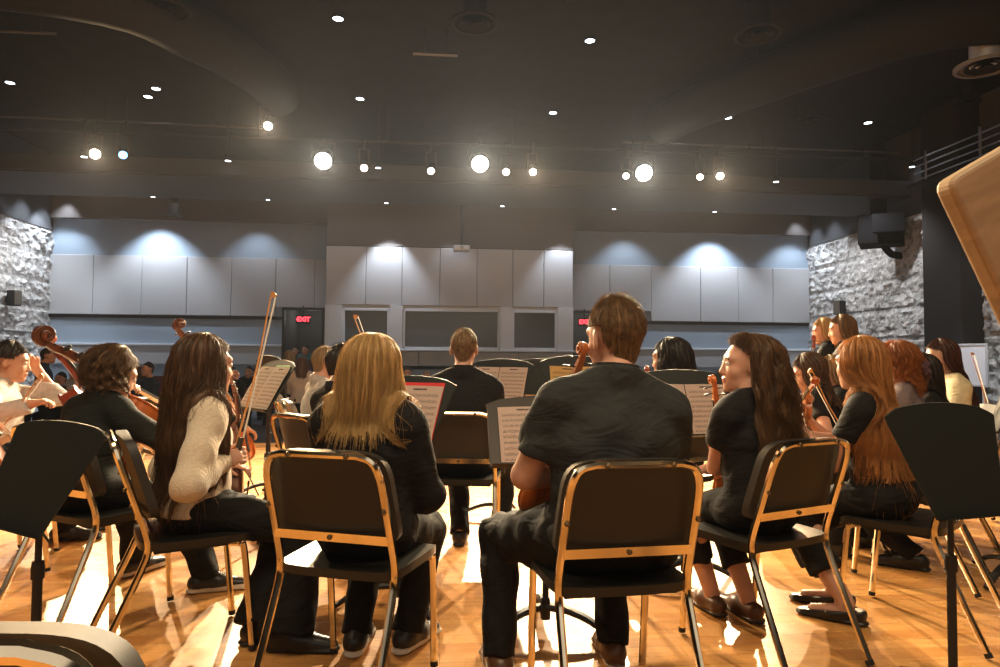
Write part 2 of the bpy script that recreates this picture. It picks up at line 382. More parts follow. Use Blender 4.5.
struct('wall_right_upper', MB().box((UR + 0.13, 8.6, 5.1), (0.3, 17.2, 1.8)), m_dgrey)
struct('column_right', MB().box((UR - 0.22, 11.7, 2.75), (0.46, 0.95, 6.5)), pm('charcoal_pier_paint', (0.028, 0.026, 0.025), 0.9, spec=0.2), 0.02)
# catwalk over the house
f = MB(); f.box(((UL + UR) / 2, 13.05, 4.77), (UR - UL, 0.1, 0.3)); struct('beam_catwalk_fascia', f, m_steelblue, 0.01)
f = MB(); f.box(((UL + UR) / 2, 14.0, 4.62), (UR - UL, 1.9, 0.05)); f.box(((UL + UR) / 2, 14.93, 4.8), (UR - UL, 0.06, 0.4)); struct('ceiling_catwalk', f, m_soffit)
# pipes, battens and rails under the ceiling
def thingmesh(name, mb, mat, label, cat, M=None, group=None, bevel=0, smooth=True):
    o = ob(name, mb.mesh(name, mat, smooth), None, M, bevel); return tag(o, label, cat, group)
def hallpipe(name, a, b, r, mat, label, cat, hang=0.4):
    rt = root(name, label, cat, HALL)
    ob('pipe', MB().tube([a, b], r, 8).mesh('pipe', mat), rt)
    A, B = Vector(a), Vector(b); n = max(2, int((B - A).length / 2.5) + 1)
    for i in range(n):
        p = A.lerp(B, (i + 0.5) / n); ob('hanger', MB().tube([p, (p.x, p.y, 6.0)], 0.012, 6).mesh('hanger', m_dark), rt)
    return rt
m_pipe = pm('grey_pipe_paint', (0.22, 0.22, 0.22), 0.4, metal=0.6)
hallpipe('ceiling_pipe', (-9.4, 13.05, 5.62), (-3.4, 13.05, 5.57), 0.022, m_pipe, 'thin grey pipe under the black ceiling at the left', 'pipe')
hallpipe('ceiling_pipe', (3.6, 13.15, 5.58), (9.6, 13.2, 5.58), 0.022, m_pipe, 'thin grey pipe under the black ceiling at the right', 'pipe')
hallpipe('ceiling_pipe', (-0.48, 9.71, 5.62), (0.18, 9.71, 5.62), 0.022, m_pipe, 'short bare pipe over the middle of the stage', 'pipe')
hallpipe('ceiling_pipe', (4.6, 9.75, 5.62), (5.36, 9.75, 5.62), 0.022, m_pipe, 'short bare pipe right of the starburst lamps', 'pipe')
hallpipe('ceiling_pipe', (-6.2, 9.6, 5.62), (-5.4, 9.6, 5.62), 0.02, m_pipe, 'short bare pipe in the upper left ceiling', 'pipe')
lp = hallpipe('lighting_pipe', (-9.3, 12.5, 5.2), (9.5, 12.5, 5.2), 0.026, m_dark, 'long black lighting pipe carrying the stage lamps', 'lighting pipe')
rl = root('catwalk_railing', 'pale steel catwalk railing at the right end of the ceiling', 'railing', HALL)
for k in range(4): ob('rail', MB().tube([(8.95, 11.9, 4.60 + 0.13 * k), (8.95, 9.6, 4.60 + 0.13 * k)], 0.016, 8).mesh('rail', m_steel), rl)
for v in (11.6, 10.33): ob('post', MB().tube([(8.95, v, 4.5), (8.95, v, 5.1)], 0.022, 8).mesh('post', m_steel), rl)
ob('bracket', MB().box((9.3, 10.7, 4.5), (0.85, 2.6, 0.05)).mesh('bracket', m_dark, False), rl)
# ducts with round diffusers
def duct(path, r, label, name='air_duct'):
    rt = root(name, label, 'duct', HALL)
    ob('tube', MB().tube(catmull(path, 6), r, 18).mesh('tube', m_duct), rt)
    d = MB()
    P = catmull(path, 2)
    for p in P[1:-1:2]: d.add(*ring(p, r * 1.02))
    ob('strap', MB().tube([(path[1][0], path[1][1], path[1][2]), (path[1][0], path[1][1], 6)], 0.015, 6).mesh('strap', m_dark), rt)
    return rt
def ring(p, r): return ([], [])
duct([(-9.4, 7.2, 5.35), (-4.5, 8.0, 5.45), (-3.4, 9.2, 5.52), (-2.9, 10.4, 5.55), (-2.8, 11.4, 5.58)], 0.36, 'big black round duct curving across the left ceiling')
duct([(9.5, 7.4, 5.55), (6.6, 7.7, 5.5), (5.4, 9.0, 5.5), (4.4, 10.8, 5.5), (4.0, 11.9, 5.5)], 0.36, 'big black round duct curving across the right ceiling')
def diffuser(u, v, z, r, label, white=False):
    rt = root('air_diffuser', label, 'air diffuser', HALL @ Matrix.Translation((u, v, z)))
    mt = pm('pale_grey_metal', (0.5, 0.5, 0.52), 0.4, metal=0.3) if white else m_duct
    ob('neck', MB().tube(catmull([(0, 0, 0.0), (0, 0, 0.25), (0.05, 0.02, 0.45), (0.25, 0.02, 0.62)] if white else [(0, 0, 0), (0, 0, 0.3), (0, 0, 6 - z)], 5), r * 0.5, 18).mesh('neck', mt), rt)
    ob('rim', MB().lathe([(r * 0.5, 0.04), (r, 0.0), (r, -0.03), (r * 0.86, -0.035), (r * 0.86, 0.0)], n=32).mesh('rim', pm('dull_grey_metal', (0.16, 0.155, 0.15), 0.5) if white else m_duct), rt)
    for k in (0.68, 0.46, 0.24): ob('ring', MB().lathe([(r * k, -0.03), (r * k - 0.05, 0.02), (r * k - 0.06, 0.02), (r * k - 0.01, -0.04)], n=28).mesh('ring', m_duct), rt)
diffuser(6.95, 7.9, 4.98, 0.36, 'round ceiling air diffuser with a pale elbow neck at the upper right', True)
diffuser(-3.42, 8.31, 5.4, 0.3, 'round dark air diffuser at the top of the picture left of centre')
diffuser(0.36, 8.27, 5.4, 0.3, 'round dark air diffuser near the middle of the ceiling')
diffuser(4.04, 8.19, 5.4, 0.3, 'round dark air diffuser right of the middle of the ceiling')
diffuser(-8.2, 10.6, 5.7, 0.34, 'round dark air diffuser at the far left under the ceiling')
diffuser(6.9, 12.0, 5.75, 0.32, 'round dark air diffuser over the right lamps')
diffuser(8.9, 10.5, 5.6, 0.2, 'small round air diffuser over the catwalk railing')
# dangling projector-like boxes and loudspeakers
def hung(name, u, v, z, w, d, h, label, cat, drop=None, mat=None):
    rt = root(name, label, cat, HALL @ Matrix.Translation((u, v, z)))
    ob('housing', MB().box((0, 0, 0), (w, d, h)).mesh('housing', mat or m_dark, False), rt, None, 0.02)
    ob('lens' if cat == 'projector' else 'grille', MB().cyl((0, -d / 2, 0), (0, -d / 2 - 0.04, 0), min(w, h) * 0.3, n=16).mesh('front', m_glass), rt)
    if drop: ob('pole', MB().tube([(0, 0, h / 2), (0, 0, drop)], 0.03, 8).mesh('pole', m_dark), rt)
    return rt
hung('projector', 0.4, 14.9, 3.62, 0.36, 0.3, 0.12, 'white projector hung in front of the booth panels', 'projector', 1.0, m_white)
rt = root('spotlight', 'black track spotlight hanging over the left wall panels', 'spotlight', hall(-5.9, 14.9, 4.58) and HALL @ Matrix.Translation((-5.9, 15.05, 4.42)))
ob('barrel', MB().cyl((0, 0, -0.12), (0, 0.02, 0.26), 0.1, n=14).mesh('barrel', m_dark), rt); ob('visor', MB().lathe([(0.1, -0.12), (0.17, -0.16), (0.17, -0.19), (0.09, -0.15)], n=18).mesh('visor', m_dark), rt)
# wall loudspeakers
def wallspeaker(u, v, z, s, label):
    rt = root('loudspeaker', label, 'loudspeaker', HALL @ place(u + s * 0.09, v, R(-18) * s, z))
    ob('cabinet', MB().box((s * 0.13, 0, 0), (0.2, 0.2, 0.34)).mesh('cabinet', m_dark, False), rt, None, 0.02)
    ob('grille', MB().box((s * 0.235, 0, 0), (0.015, 0.17, 0.3)).mesh('grille', pm('speaker_cloth', (0.1, 0.085, 0.07), 0.9), False), rt, None, 0.004)
    ob('bracket', MB().box((s * -0.01, 0, -0.05), (0.12, 0.06, 0.1)).mesh('bracket', m_dark, False), rt)
wallspeaker(UL, 15.34, 2.4, 1, 'small black loudspeaker on the left block wall')
wallspeaker(UR, 15.33, 2.45, -1, 'small black loudspeaker on the right block wall')
m_spk = pm('dull_black_cabinet', (0.008, 0.008, 0.009), 0.9, spec=0.08)
rt = root('speaker_cluster', 'large black loudspeaker hung against the top of the right block wall', 'loudspeaker', HALL @ Matrix.Translation((9.2, 13.35, 3.9)))
ob('cabinet', MB().prism([(-0.42, -0.35), (0.42, -0.35), (0.52, 0.25), (-0.3, 0.4)], -0.3, 0.32).mesh('cabinet', m_spk, False), rt, Matrix.Rotation(R(-28), 4, 'Z'), 0.03)
ob('horn', MB().prism([(-0.3, -0.12), (0.3, -0.12), (0.16, 0.1), (-0.16, 0.1)], -0.2, 0.2).mesh('horn', m_spk, False), rt, Matrix.Translation((-0.08, -0.42, 0.1)) @ Matrix.Rotation(R(-28), 4, 'Z'), 0.02)
ob('bracket', MB().prism([(-0.12, -0.1), (0.14, -0.1), (0.1, 0.1), (-0.1, 0.1)], 0.3, 1.88).mesh('bracket', m_spk, False), rt)
ob('mount_arm', MB().sweep(catmull([(0.1, 0, -0.25), (0.3, 0.02, -0.45), (0.62, 0, -0.5)], 4), rect(0.1, 0.14)).mesh('mount_arm', m_spk), rt)
# whiteboard by the pier
rt = root('whiteboard', 'small white board in a pale frame standing before the dark pier', 'whiteboard', HALL @ place(9.05, 11.0, R(-62)))
ob('board', MB().box((0, 0, 1.1), (0.80, 0.02, 0.66)).mesh('board', pm('board_white', (0.83, 0.87, 0.95), 0.35), False), rt)
f = MB()
for s in (-1, 1): f.box((0.42 * s, 0, 1.1), (0.04, 0.04, 0.74)); f.box((0, 0, 1.1 + 0.35 * s), (0.8, 0.04, 0.04))
ob('frame', f.mesh('frame', m_white, False), rt, None, 0.006)
for s in (-1, 1): ob('leg', MB().tube([(0.36 * s, 0, 0.76), (0.36 * s, 0, -0.33)], 0.02, 8).mesh('leg', m_white), rt)
for s in (-1, 1): ob('foot', MB().tube([(0.36 * s, -0.25, -0.35), (0.36 * s, 0.25, -0.35)], 0.02, 8).mesh('foot', m_white), rt)
# exit signs
m_exit = em('exit_red_glow', (1.0, 0.045, 0.07), 3.2)
def exit_sign(u, v, z, label, arrow):
    rt = root('exit_sign', label, 'exit sign', HALL @ Matrix.Translation((u, v, z)))
    ob('housing', MB().box((0, 0.03, 0), (0.34, 0.05, 0.21)).mesh('housing', m_dark, False), rt, None, 0.008)
    cu = bpy.data.curves.new('lettering', 'FONT'); cu.body = 'EXIT'; cu.size = 0.155; cu.align_x = 'CENTER'; cu.align_y = 'CENTER'; cu.extrude = 0.003; cu.offset = 0.006; cu.materials.append(m_exit)
    tmp = bpy.data.objects.new('tmp', cu); COL.objects.link(tmp); dg = bpy.context.evaluated_depsgraph_get(); lm = bpy.data.meshes.new_from_object(tmp.evaluated_get(dg)); bpy.data.objects.remove(tmp); lm.name = 'lettering'
    o = ob('lettering', lm, rt, Matrix.Translation((0.02, -0.002, 0)) @ Matrix.Rotation(PI / 2, 4, 'X'))
    o['label'] = 'glowing red letters EXIT'
    if arrow: ob('arrow', MB().prism([(-0.165, 0), (-0.135, 0.03), (-0.135, -0.03)], 0.0, 0.004).mesh('arrow', m_exit, False), rt, Matrix.Rotation(PI / 2, 4, 'X'))
    ob('stem', MB().tube([(0, 0.03, 0.1), (0, 0.03, 0.34)], 0.015, 6).mesh('stem', m_dark), rt)
exit_sign(-3.46, 16.85, 2.1, 'red glowing exit sign in the left doorway', True)
exit_sign(3.62, 16.85, 2.12, 'red glowing exit sign in the right doorway beside the near man', False)
# ------------------------------------------------------------------ lamps
def downlight_tmpl():
    can = MB().lathe([(0.085, 0.0), (0.105, 0.0), (0.105, 0.012), (0.09, 0.012), (0.09, 0.16), (0.0, 0.16)], n=20)
    lens = MB().lathe([(0.0, 0.008), (0.086, 0.004)], n=20)
    return can.mesh('trim', m_duct), lens.mesh('lens', em('cool_downlight', (0.86, 0.93, 1.0), 9))
_dc, _dl = downlight_tmpl()
dl = [(64, 2, 5.95), (338, 19, 5.95), (590, 41, 5.95), (815, 48, 5.95), (994, 7, 5.95), (156, 89, 5.95), (148, 97, 5.95), (10, 83, 5.95), (360, 99, 5.95), (553, 113, 5.95), (690, 121, 5.95), (728, 118, 5.95), (868, 123, 5.95), (952, 135, 5.95), (912, 167, 5.3), (228, 161, 5.3), (378, 168, 5.3), (776, 182, 5.3), (84, 157, 5.3), (153, 197, 4.58), (268, 200, 4.58), (387, 205, 4.58), (502, 207, 4.58), (611, 212, 4.58), (711, 214, 4.58)]
dl.sort()
for i, (px, py, z) in enumerate(dl):
    p = hall_at(px, py, z=z) if z != 5.3 else hall_at(px, py, v=12.8)
    if z == 4.58: p.y = min(p.y, 14.8); 
    rt = root('ceiling_downlight', 'small round downlight in the dark ceiling, %s from the left of them all' % ORD[i], 'downlight', HALL @ Matrix.Translation(p), 'ceiling downlights')
    ds = Matrix.Scale({4.58: 0.5, 5.3: 0.62}.get(z, 0.85), 4)
    ob('housing', _dc, rt, ds); ob('lens', _dl, rt, ds)
    if z == 5.3: ob('stem', MB().tube([(0, 0, 0.09), (0, 0, 6.0 - p.z)], 0.012, 6).mesh('stem', m_dark), rt)
def spot(name, pos, target, watts, col, angle, blend=0.5, radius=0.08):
    l = bpy.data.lights.new(name, 'SPOT'); l.energy = watts; l.color = col; l.spot_size = R(angle); l.spot_blend = blend; l.shadow_soft_size = radius
    o = bpy.data.objects.new(name, l); COL.objects.link(o); o.location = pos
    o.rotation_euler = (Vector(target) - Vector(pos)).to_track_quat('-Z', 'Y').to_euler(); return o
lamp_glass = {'big': em('hot_lamp_lens', (1.0, 0.93, 0.78), 90), 'mid': em('warm_lamp_lens', (1.0, 0.87, 0.66), 22), 'blue': em('blue_lamp_lens', (0.12, 0.5, 1.0), 10)}
lamps = [(95, 154, 'mid', 0.075), (123, 155, 'blue', 0.06), (268, 126, 'mid', 0.06), (323, 161, 'big', 0.13), (364, 168, 'mid', 0.055), (431, 171, 'mid', 0.055), (480, 164, 'big', 0.13), (506, 172, 'mid', 0.055), (533, 172, 'mid', 0.055), (626, 176, 'mid', 0.05), (644, 173, 'big', 0.13), (700, 177, 'mid', 0.05), (720, 176, 'mid', 0.06)]
WARM = (1.0, 0.80, 0.52)
aim = {323: (-0.9, 3.0, 0.5), 480: (0.2, 2.6, 0.5), 644: (1.4, 3.0, 0.5), 95: (-1.5, 4.0, 0.6), 268: (-1.8, 3.4, 0.6), 720: (1.8, 3.6, 0.6), 533: (0.5, 3.0, 0.6)}
KEY = 5400
for i, (px, py, kind, r) in enumerate(lamps):
    p = HALL @ hall_at(px, py, v=12.3 if py > 130 else 11.2)
    tg = Vector(aim.get(px, ((px - 480) * 0.004, 3.0, 0.6)))
    q = (tg - p).to_track_quat('-Z', 'Y').to_matrix().to_4x4(); q.translation = p
    nice = {'big': 'big dazzling stage spotlight', 'mid': 'small warm stage lamp', 'blue': 'small blue stage lamp'}[kind]
    rt = root('stage_light', '%s on the lighting pipe, %s lamp from the left' % (nice, ORD[i]), 'stage light', q)
    ob('barrel', MB().lathe([(r * 1.15, -0.02), (r * 1.2, -0.02), (r * 1.2, 0.2), (r * 1.5, 0.24), (r * 1.5, 0.46), (r * 0.8, 0.52), (0, 0.52)], n=24).mesh('barrel', m_dark), rt)
    ob('lens', MB().lathe([(0, 0.0), (r * 0.6, 0.004), (r * 1.16, 0.02)], n=24).mesh('lens', lamp_glass[kind]), rt)
    yo = [(-r * 1.6, 0, 0.3), (-r * 1.6, 0.3, 0.3), (r * 1.6, 0.3, 0.3), (r * 1.6, 0, 0.3)]
    ob('yoke', MB().sweep(yo, rect(0.035, 0.012)).mesh('yoke', m_dark), rt)
    top = Vector((0, 0.3, 0.3)); wp = q @ top; ob('clamp', MB().tube([top, q.inverted() @ Vector((wp.x, wp.y, wp.z + 0.22))], 0.016, 6).mesh('clamp', m_dark), rt)
    if kind == 'big': spot('stage_spot', p + (tg - p).normalized() * 0.06, tg, KEY * {323: 0.8, 480: 1.15, 644: 0.95}[px], WARM, 62, 0.35, 0.07)
    elif px in (95, 268, 720, 533): spot('stage_lamp', p + (tg - p).normalized() * 0.06, tg, KEY * 0.55, (1.0, 0.68, 0.36), 62, 0.5, 0.05)
# house lamps that wash the back and side walls
COOL = (0.80, 0.89, 1.0)
def wash(u, v, z, tu, tv, tz, w, ang=80): spot('wall_wash', hall(u, v, z), hall(tu, tv, tz), w, COOL, ang, 0.7, 0.05)
for u, e in ((-9.2, 110), (-6.95, 380), (-4.6, 70)): wash(u, 16.25, 4.75, u, 16.8, 2.2, e, 95)
for u, e in ((4.7, 90), (7.0, 380), (9.2, 120)): wash(u, 16.25, 4.75, u, 16.8, 2.2, e, 95)
for u in (-1.25, 0.2, 2.75): wash(u, 15.1, 4.3, u, 15.4, 2.2, {-1.25: 230, 0.2: 20, 2.75: 120}[u])
for v, e in ((12.7, 170), (14.2, 165), (15.6, 105)): spot('block_wash', hall(UR - 1.5, v, 4.55), hall(UR, v, 1.9), e, (0.97, 0.98, 1.0), 100, 0.8, 0.05)
for v in (14.9, 15.8, 16.6): wash(UR - 0.5, v, 5.1, UR - 0.1, v, 2.2, 70)
for v in (8.8, 10.0): spot('block_wash', hall(UR - 1.4, v, 4.5), hall(UR, v, 2.0), 170, (0.97, 0.98, 1.0), 90, 0.8, 0.05)
for v, e in ((14.2, 220), (15.6, 165)): spot('block_wash', hall(UL + 1.5, v, 4.55), hall(UL, v, 1.9), e, (0.97, 0.98, 1.0), 100, 0.8, 0.05)
for v in (14.9, 15.8, 16.6): wash(UL + 0.5, v, 5.1, UL + 0.1, v, 2.2, 120)
for u, v in ((-3.46, 18.2), (3.9, 18.2)): 
    l = bpy.data.lights.new('vestibule_light', 'POINT'); l.energy = 6; l.color = (1.0, 0.93, 0.84); l.shadow_soft_size = 0.15; o = bpy.data.objects.new('vestibule_light', l); COL.objects.link(o); o.location = hall(u, v, 2.25)
wash(7.7, 10.3, 4.6, 9.05, 11.0, 1.1, 260, 24)  # added unseen spot that brightens the whiteboard alone
# work lights in the ceiling over the stage, plus an added fill behind the camera
def area(name, pos, size, w, col, tgt):
    l = bpy.data.lights.new(name, 'AREA'); l.energy = w; l.color = col; l.shape = 'RECTANGLE'; l.size = size[0]; l.size_y = size[1]
    o = bpy.data.objects.new(name, l); COL.objects.link(o); o.location = pos; o.rotation_euler = (Vector(tgt) - Vector(pos)).to_track_quat('-Z', 'Y').to_euler(); return o
area('stage_work_light', (0.0, 0.3, 5.6), (7, 1.6), 280, (1.0, 0.76, 0.48), (0, 3, 0.6))
area('rear_fill', (0.0, -2.6, 3.2), (9, 2.5), 45, (1.0, 0.86, 0.7), (0, 3, 0.8))  # added soft fill from behind the camera, replaces lost ambient light
area('house_light', hall(0, 14.3, 4.5), (12, 0.8), 28, (0.85, 0.92, 1.0), hall(0, 14.3, 0))
w = bpy.data.worlds.new('room_ambience'); sc.world = w; w.use_nodes = True
w.node_tree.nodes['Background'].inputs['Color'].default_value = (0.9, 0.85, 0.8, 1); w.node_tree.nodes['Background'].inputs['Strength'].default_value = 0.05
sc.view_settings.view_transform = 'Standard'; sc.view_settings.look = 'None'; sc.view_settings.exposure = 0.15; sc.view_settings.gamma = 1.0; sc.view_settings.use_curve_mapping = False

N = w.node_tree.nodes; vs = N.new('ShaderNodeVolumeScatter')      # thin haze added to imitate the lens glow around the lamps
vs.inputs['Density'].default_value = GLOW_HAZE; vs.inputs['Anisotropy'].default_value = 0.7; vs.inputs['Color'].default_value = (0.68, 0.78, 1.0, 1)
w.node_tree.links.new(vs.outputs['Volume'], N['World Output'].inputs['Volume'])
# ------------------------------------------------------------------ chairs
m_chrome = pm('warm_nickel_tube', (0.88, 0.77, 0.57), 0.15, metal=1.0, noise=0.1, nscale=14)
m_shell = pm('black_poly_shell', (0.022, 0.020, 0.017), 0.55, bump=0.08, bscale=900)
m_seat = pm('black_poly_seat', (0.016, 0.015, 0.013), 0.32, bump=0.05, bscale=900)
m_rubber = pm('black_rubber', (0.012, 0.012, 0.012), 0.7)
m_bolt = pm('dark_bolt', (0.25, 0.19, 0.11), 0.35, metal=1)
m_greyseat = pm('grey_poly_shell', (0.36, 0.34, 0.31), 0.5)
def chair_tmpl(shell, seat):
    out = []
    # bent tube frame of the back and the rear legs (one on each side), local +y is where the sitter looks
    h = 0.833
    right = [(0.212, -0.315, 0.02), (0.208, -0.235, 0.2), (0.205, -0.165, 0.36), (0.204, -0.142, 0.43), (0.204, -0.148, 0.49), (0.202, -0.178, 0.58), (0.199, -0.226, 0.72), (0.192, -0.246, 0.780), (0.172, -0.258, 0.819), (0.130, -0.263, h)]
    R_ = catmull(right, 5); Lf = [Vector((-p.x, p.y, p.z)) for p in R_]
    pr = rect(0.024, 0.024, 0.3)
    k = next(i for i, p in enumerate(R_) if p.z > 0.47)
    top = R_[k:] + Lf[k:][::-1]
    out.append(('back_frame', MB().sweep(top, pr, up=(0, 1, 0.3)).mesh('back_frame', m_chrome), None,
        [('crossbar', MB().box((0, -0.180, 0.562), (0.40, 0.012, 0.028)).mesh('crossbar', m_chrome, False), None, None)] +
        [('bolt', MB().lathe([(0, 0.006), (0.007, 0.005), (0.009, 0)], n=10).mesh('bolt', m_bolt), Matrix.Translation(p) @ Matrix.Rotation(R(80), 4, 'X'), None)
         for p in ((-0.1, -0.278, h), (0.1, -0.278, h), (-0.202, -0.221, 0.66), (0.202, -0.221, 0.66), (0, -0.188, 0.562))], None))
    for P in (R_, Lf):
        out.append(('leg', MB().sweep(P[:k + 1], pr, up=(0, 1, 0.3)).mesh('leg', m_chrome), None,
                    [('rubber_foot', MB().tube([P[0] + (P[0] - P[1]).normalized() * 0.012, P[0] + (P[1] - P[0]).normalized() * 0.006], 0.0148, 8).mesh('rubber_foot', m_rubber), None, None)], None))
    for s in (-1, 1):
        P = catmull([(s * 0.205, 0.13, 0.428), (s * 0.207, 0.172, 0.418), (s * 0.207, 0.19, 0.38), (s * 0.205, 0.225, 0.02)], 5)
        out.append(('leg', MB().sweep(P, pr, up=(0, 1, 0.3)).mesh('leg', m_chrome), None,
                    [('rubber_foot', MB().tube([P[-1] + (P[-1] - P[-2]).normalized() * 0.012, P[-1] + (P[-2] - P[-1]).normalized() * 0.006], 0.0148, 8).mesh('rubber_foot', m_rubber), None, None)], None))
    # seat: dished rounded slab with a waterfall front edge
    def slab(nu, nv, fn, th, r):
        mb = MB(); V = []; Fc = []
        for sgn in (0, 1):
            for i in range(nu + 1):
                for j in range(nv + 1):
                    u, v = i / nu * 2 - 1, j / nv * 2 - 1
                    # rounded square parameterisation
                    V.append(fn(u, v, -th if sgn else 0))
        n = (nu + 1) * (nv + 1); g = lambda i, j, q=0: i * (nv + 1) + j + q * n
        for i in range(nu):
            for j in range(nv):
                Fc.append((g(i, j), g(i + 1, j), g(i + 1, j + 1), g(i, j + 1))); Fc.append((g(i, j, 1), g(i, j + 1, 1), g(i + 1, j + 1, 1), g(i + 1, j, 1)))
        bd = [(i, 0) for i in range(nu)] + [(nu, j) for j in range(nv)] + [(i, nv) for i in range(nu, 0, -1)] + [(0, j) for j in range(nv, 0, -1)]
        for a, b in zip(bd, bd[1:] + bd[:1]): Fc.append((g(*a, 1), g(*b, 1), g(*b), g(*a)))
        return mb.add(V, Fc)
    def sq(u, v, p=7):
        m_ = max(abs(u), abs(v));
        if m_ < 1e-6: return 0, 0
        q = (abs(u) ** p + abs(v) ** p) ** (1 / p); k_ = m_ / q; return u * k_, v * k_
    def seatf(u, v, z):
        a, b = sq(u, v, 6); x = a * (0.222 - 0.008 * b * -1); y = 0.035 + b * 0.205
        dish = -0.012 * math.exp(-((x / 0.13) ** 2 + ((y + 0.02) / 0.12) ** 2)); lip = -0.03 * max(0, (b - 0.72) / 0.28) ** 2
        return (x, y, 0.458 + dish + lip + z)
    out.append(('seat', slab(18, 18, seatf, 0.028, 0.05).mesh('seat', seat, True, 50), None, [('underframe', MB().box((0, 0.03, 0.42), (0.36, 0.3, 0.018)).mesh('underframe', m_dark, False), None, None)], None))
    def backf(u, v, t):
        a, b = sq(u, v, 5 if v > 0 else 9); x = a * (0.213 - 0.008 * b); zz = 0.693 + b * 0.151
        y = -0.150 - (zz - 0.535) * 0.305 + 0.020 * (x / 0.2) ** 2 - 0.0
        return (x, y + 0.030 - (-t), zz)
    out.append(('backrest', slab(18, 14, backf, 0.032, 0.05).mesh('backrest', shell, True, 50), None, [], None))
    return out
CH_BLACK = chair_tmpl(m_shell, m_seat)
CH_GREY = chair_tmpl(m_greyseat, m_greyseat)
def chair(x, y, yaw, label, t=None): return inst('band_chair', t or CH_BLACK, place(x, y, R(yaw)), label, 'chair', 'band chairs of the orchestra')
# ------------------------------------------------------------------ music stands
m_desk = pm('green_black_desk', (0.009, 0.012, 0.011), 0.55, spec=0.3, bump=0.05, bscale=500)
m_desk_brown = pm('brown_black_desk', (0.030, 0.023, 0.018), 0.45, bump=0.05, bscale=500)
def desk_out(wt=0.255, wb=0.17, h=0.33, arch=0.035):
    a = [(-wb, 0), (wb, 0), (wt - 0.012, h - 0.035)]
    top = [(wt - 0.006, h - 0.012), (wt - 0.03, h)] + [(wt * x, h + arch * (1 - x * x)) for x in (0.75, 0.5, 0.25, 0, -0.25, -0.5, -0.75)] + [(-wt + 0.03, h), (-wt + 0.006, h - 0.012)]
    return a + top + [(-wt + 0.012, h - 0.035)]
def music_stand(name, x, y, yaw, zlip, tilt, label, mat=None, base=True, wt=0.255, wb=0.17, h=0.33, group='music stands of the orchestra', twist=0, arch=0.035):
    """desk front looks to local -y (towards its player); tilt = lean of the desk from upright"""
    mat = mat or m_desk
    rt = root(name, label, 'music stand', place(x, y, R(yaw)), group)
    D = Matrix.Translation((0, -0.02, zlip)) @ Matrix.Rotation(R(twist), 4, 'Y') @ Matrix.Rotation(R(90 - tilt), 4, 'X')
    dk = ob('desk', MB().prism(desk_out(wt, wb, h, arch), -0.004, 0.004).mesh('desk', mat, False), rt, D, 0.003)
    ob('rim', MB().sweep([Vector((a, b, 0)) for a, b in desk_out(wt, wb, h, arch)[1:]] + [Vector((-wb, 0, 0))], circ(0.0052, 6)).mesh('rim', mat), dk)
    ob('lip', MB().box((0, -0.002, 0.014), (wb * 1.96, 0.006, 0.034)).mesh('lip', mat, False), dk)
    ob('bracket', MB().box((0, h * 0.42, -0.018), (0.09, 0.1, 0.028)).mesh('bracket', m_dark, False), dk)
    pv = D @ Vector((0, h * 0.42, -0.03))
    ob('pole', MB().cyl((0, pv.y, 0.45), pv, 0.0095, n=10).cyl((0, pv.y, 0.06), (0, pv.y, 0.5), 0.0135, n=12).mesh('pole', m_dark), rt)
    ob('collar', MB().lathe([(0.0, 0.47), (0.018, 0.47), (0.019, 0.5), (0.016, 0.52), (0.0, 0.522)], (0, pv.y, 0), 14).mesh('collar', m_dark), rt)
    ob('hub', MB().lathe([(0.0, 0.05), (0.02, 0.05), (0.024, 0.09), (0.018, 0.14), (0.0, 0.14)], (0, pv.y, 0), 14).mesh('hub', m_dark), rt)
    for k in range(3):
        a = R(90 + 120 * k); dx, dy = math.cos(a), math.sin(a)
        P = catmull([(0, pv.y, 0.1), (dx * 0.09, pv.y + dy * 0.09, 0.102), (dx * 0.2, pv.y + dy * 0.2, 0.072), (dx * 0.29, pv.y + dy * 0.29, 0.018)], 4)
        ob('leg', MB().sweep(P, rect(0.050, 0.028, 0.35), scale=[1 - 0.35 * i / (len(P) - 1) for i in range(len(P))]).mesh('leg', m_dark), rt)
    return rt, rt.matrix_world @ D
PAPER = {'pink': sheetmat('sheet_pinkish', (0.62, 0.50, 0.44), 9), 'cream': sheetmat('sheet_cream', (0.70, 0.62, 0.52), 10), 'amber': sheetmat('sheet_amber', (0.66, 0.42, 0.16), 9)}
def sheet(DM, x, w, h, label, kind='pink', roll=0, z=0.012, y0=0.008, group='sheet music on the stands', cover=None, name='sheet_music'):
    mb = MB(); mb.uv = []; n = 6
    V = []; Fc = []
    for s in (0, 1):
        for i in range(n + 1):
            for j in range(n + 1):
                u, v = i / n, j / n
                V.append(((u - 0.5) * w, v * h, 0.004 * math.sin(PI * u) + 0.003 * math.sin(3 * v) + (0 if s == 0 else -0.0012))); mb.uv.append((u, v))
    N1 = (n + 1) ** 2
    for i in range(n):
        for j in range(n):
            a, b, c, d = i * (n + 1) + j, (i + 1) * (n + 1) + j, (i + 1) * (n + 1) + j + 1, i * (n + 1) + j + 1
            Fc.append((a, b, c, d)); Fc.append((a + N1, d + N1, c + N1, b + N1))
    mb.add(V, Fc)
    o = ob(name, mb.mesh(name, PAPER[kind]), None, DM @ Matrix.Translation((x, y0, z)) @ Matrix.Rotation(R(roll), 4, 'Z'))
    tag(o, label, 'sheet music', group)
    return o
def folder(DM, x, w, h, col, label, roll=0, z=0.007, y0=0.008):
    o = ob('music_folder', MB().box((0, h / 2, 0), (w, h, 0.004)).mesh('music_folder', pm('folder_%d' % int(col[0] * 1000 + col[1] * 100), col, 0.5), False), None, DM @ Matrix.Translation((x, y0, z)) @ Matrix.Rotation(R(roll), 4, 'Z'), 0.0015)
    return tag(o, label, 'music folder')
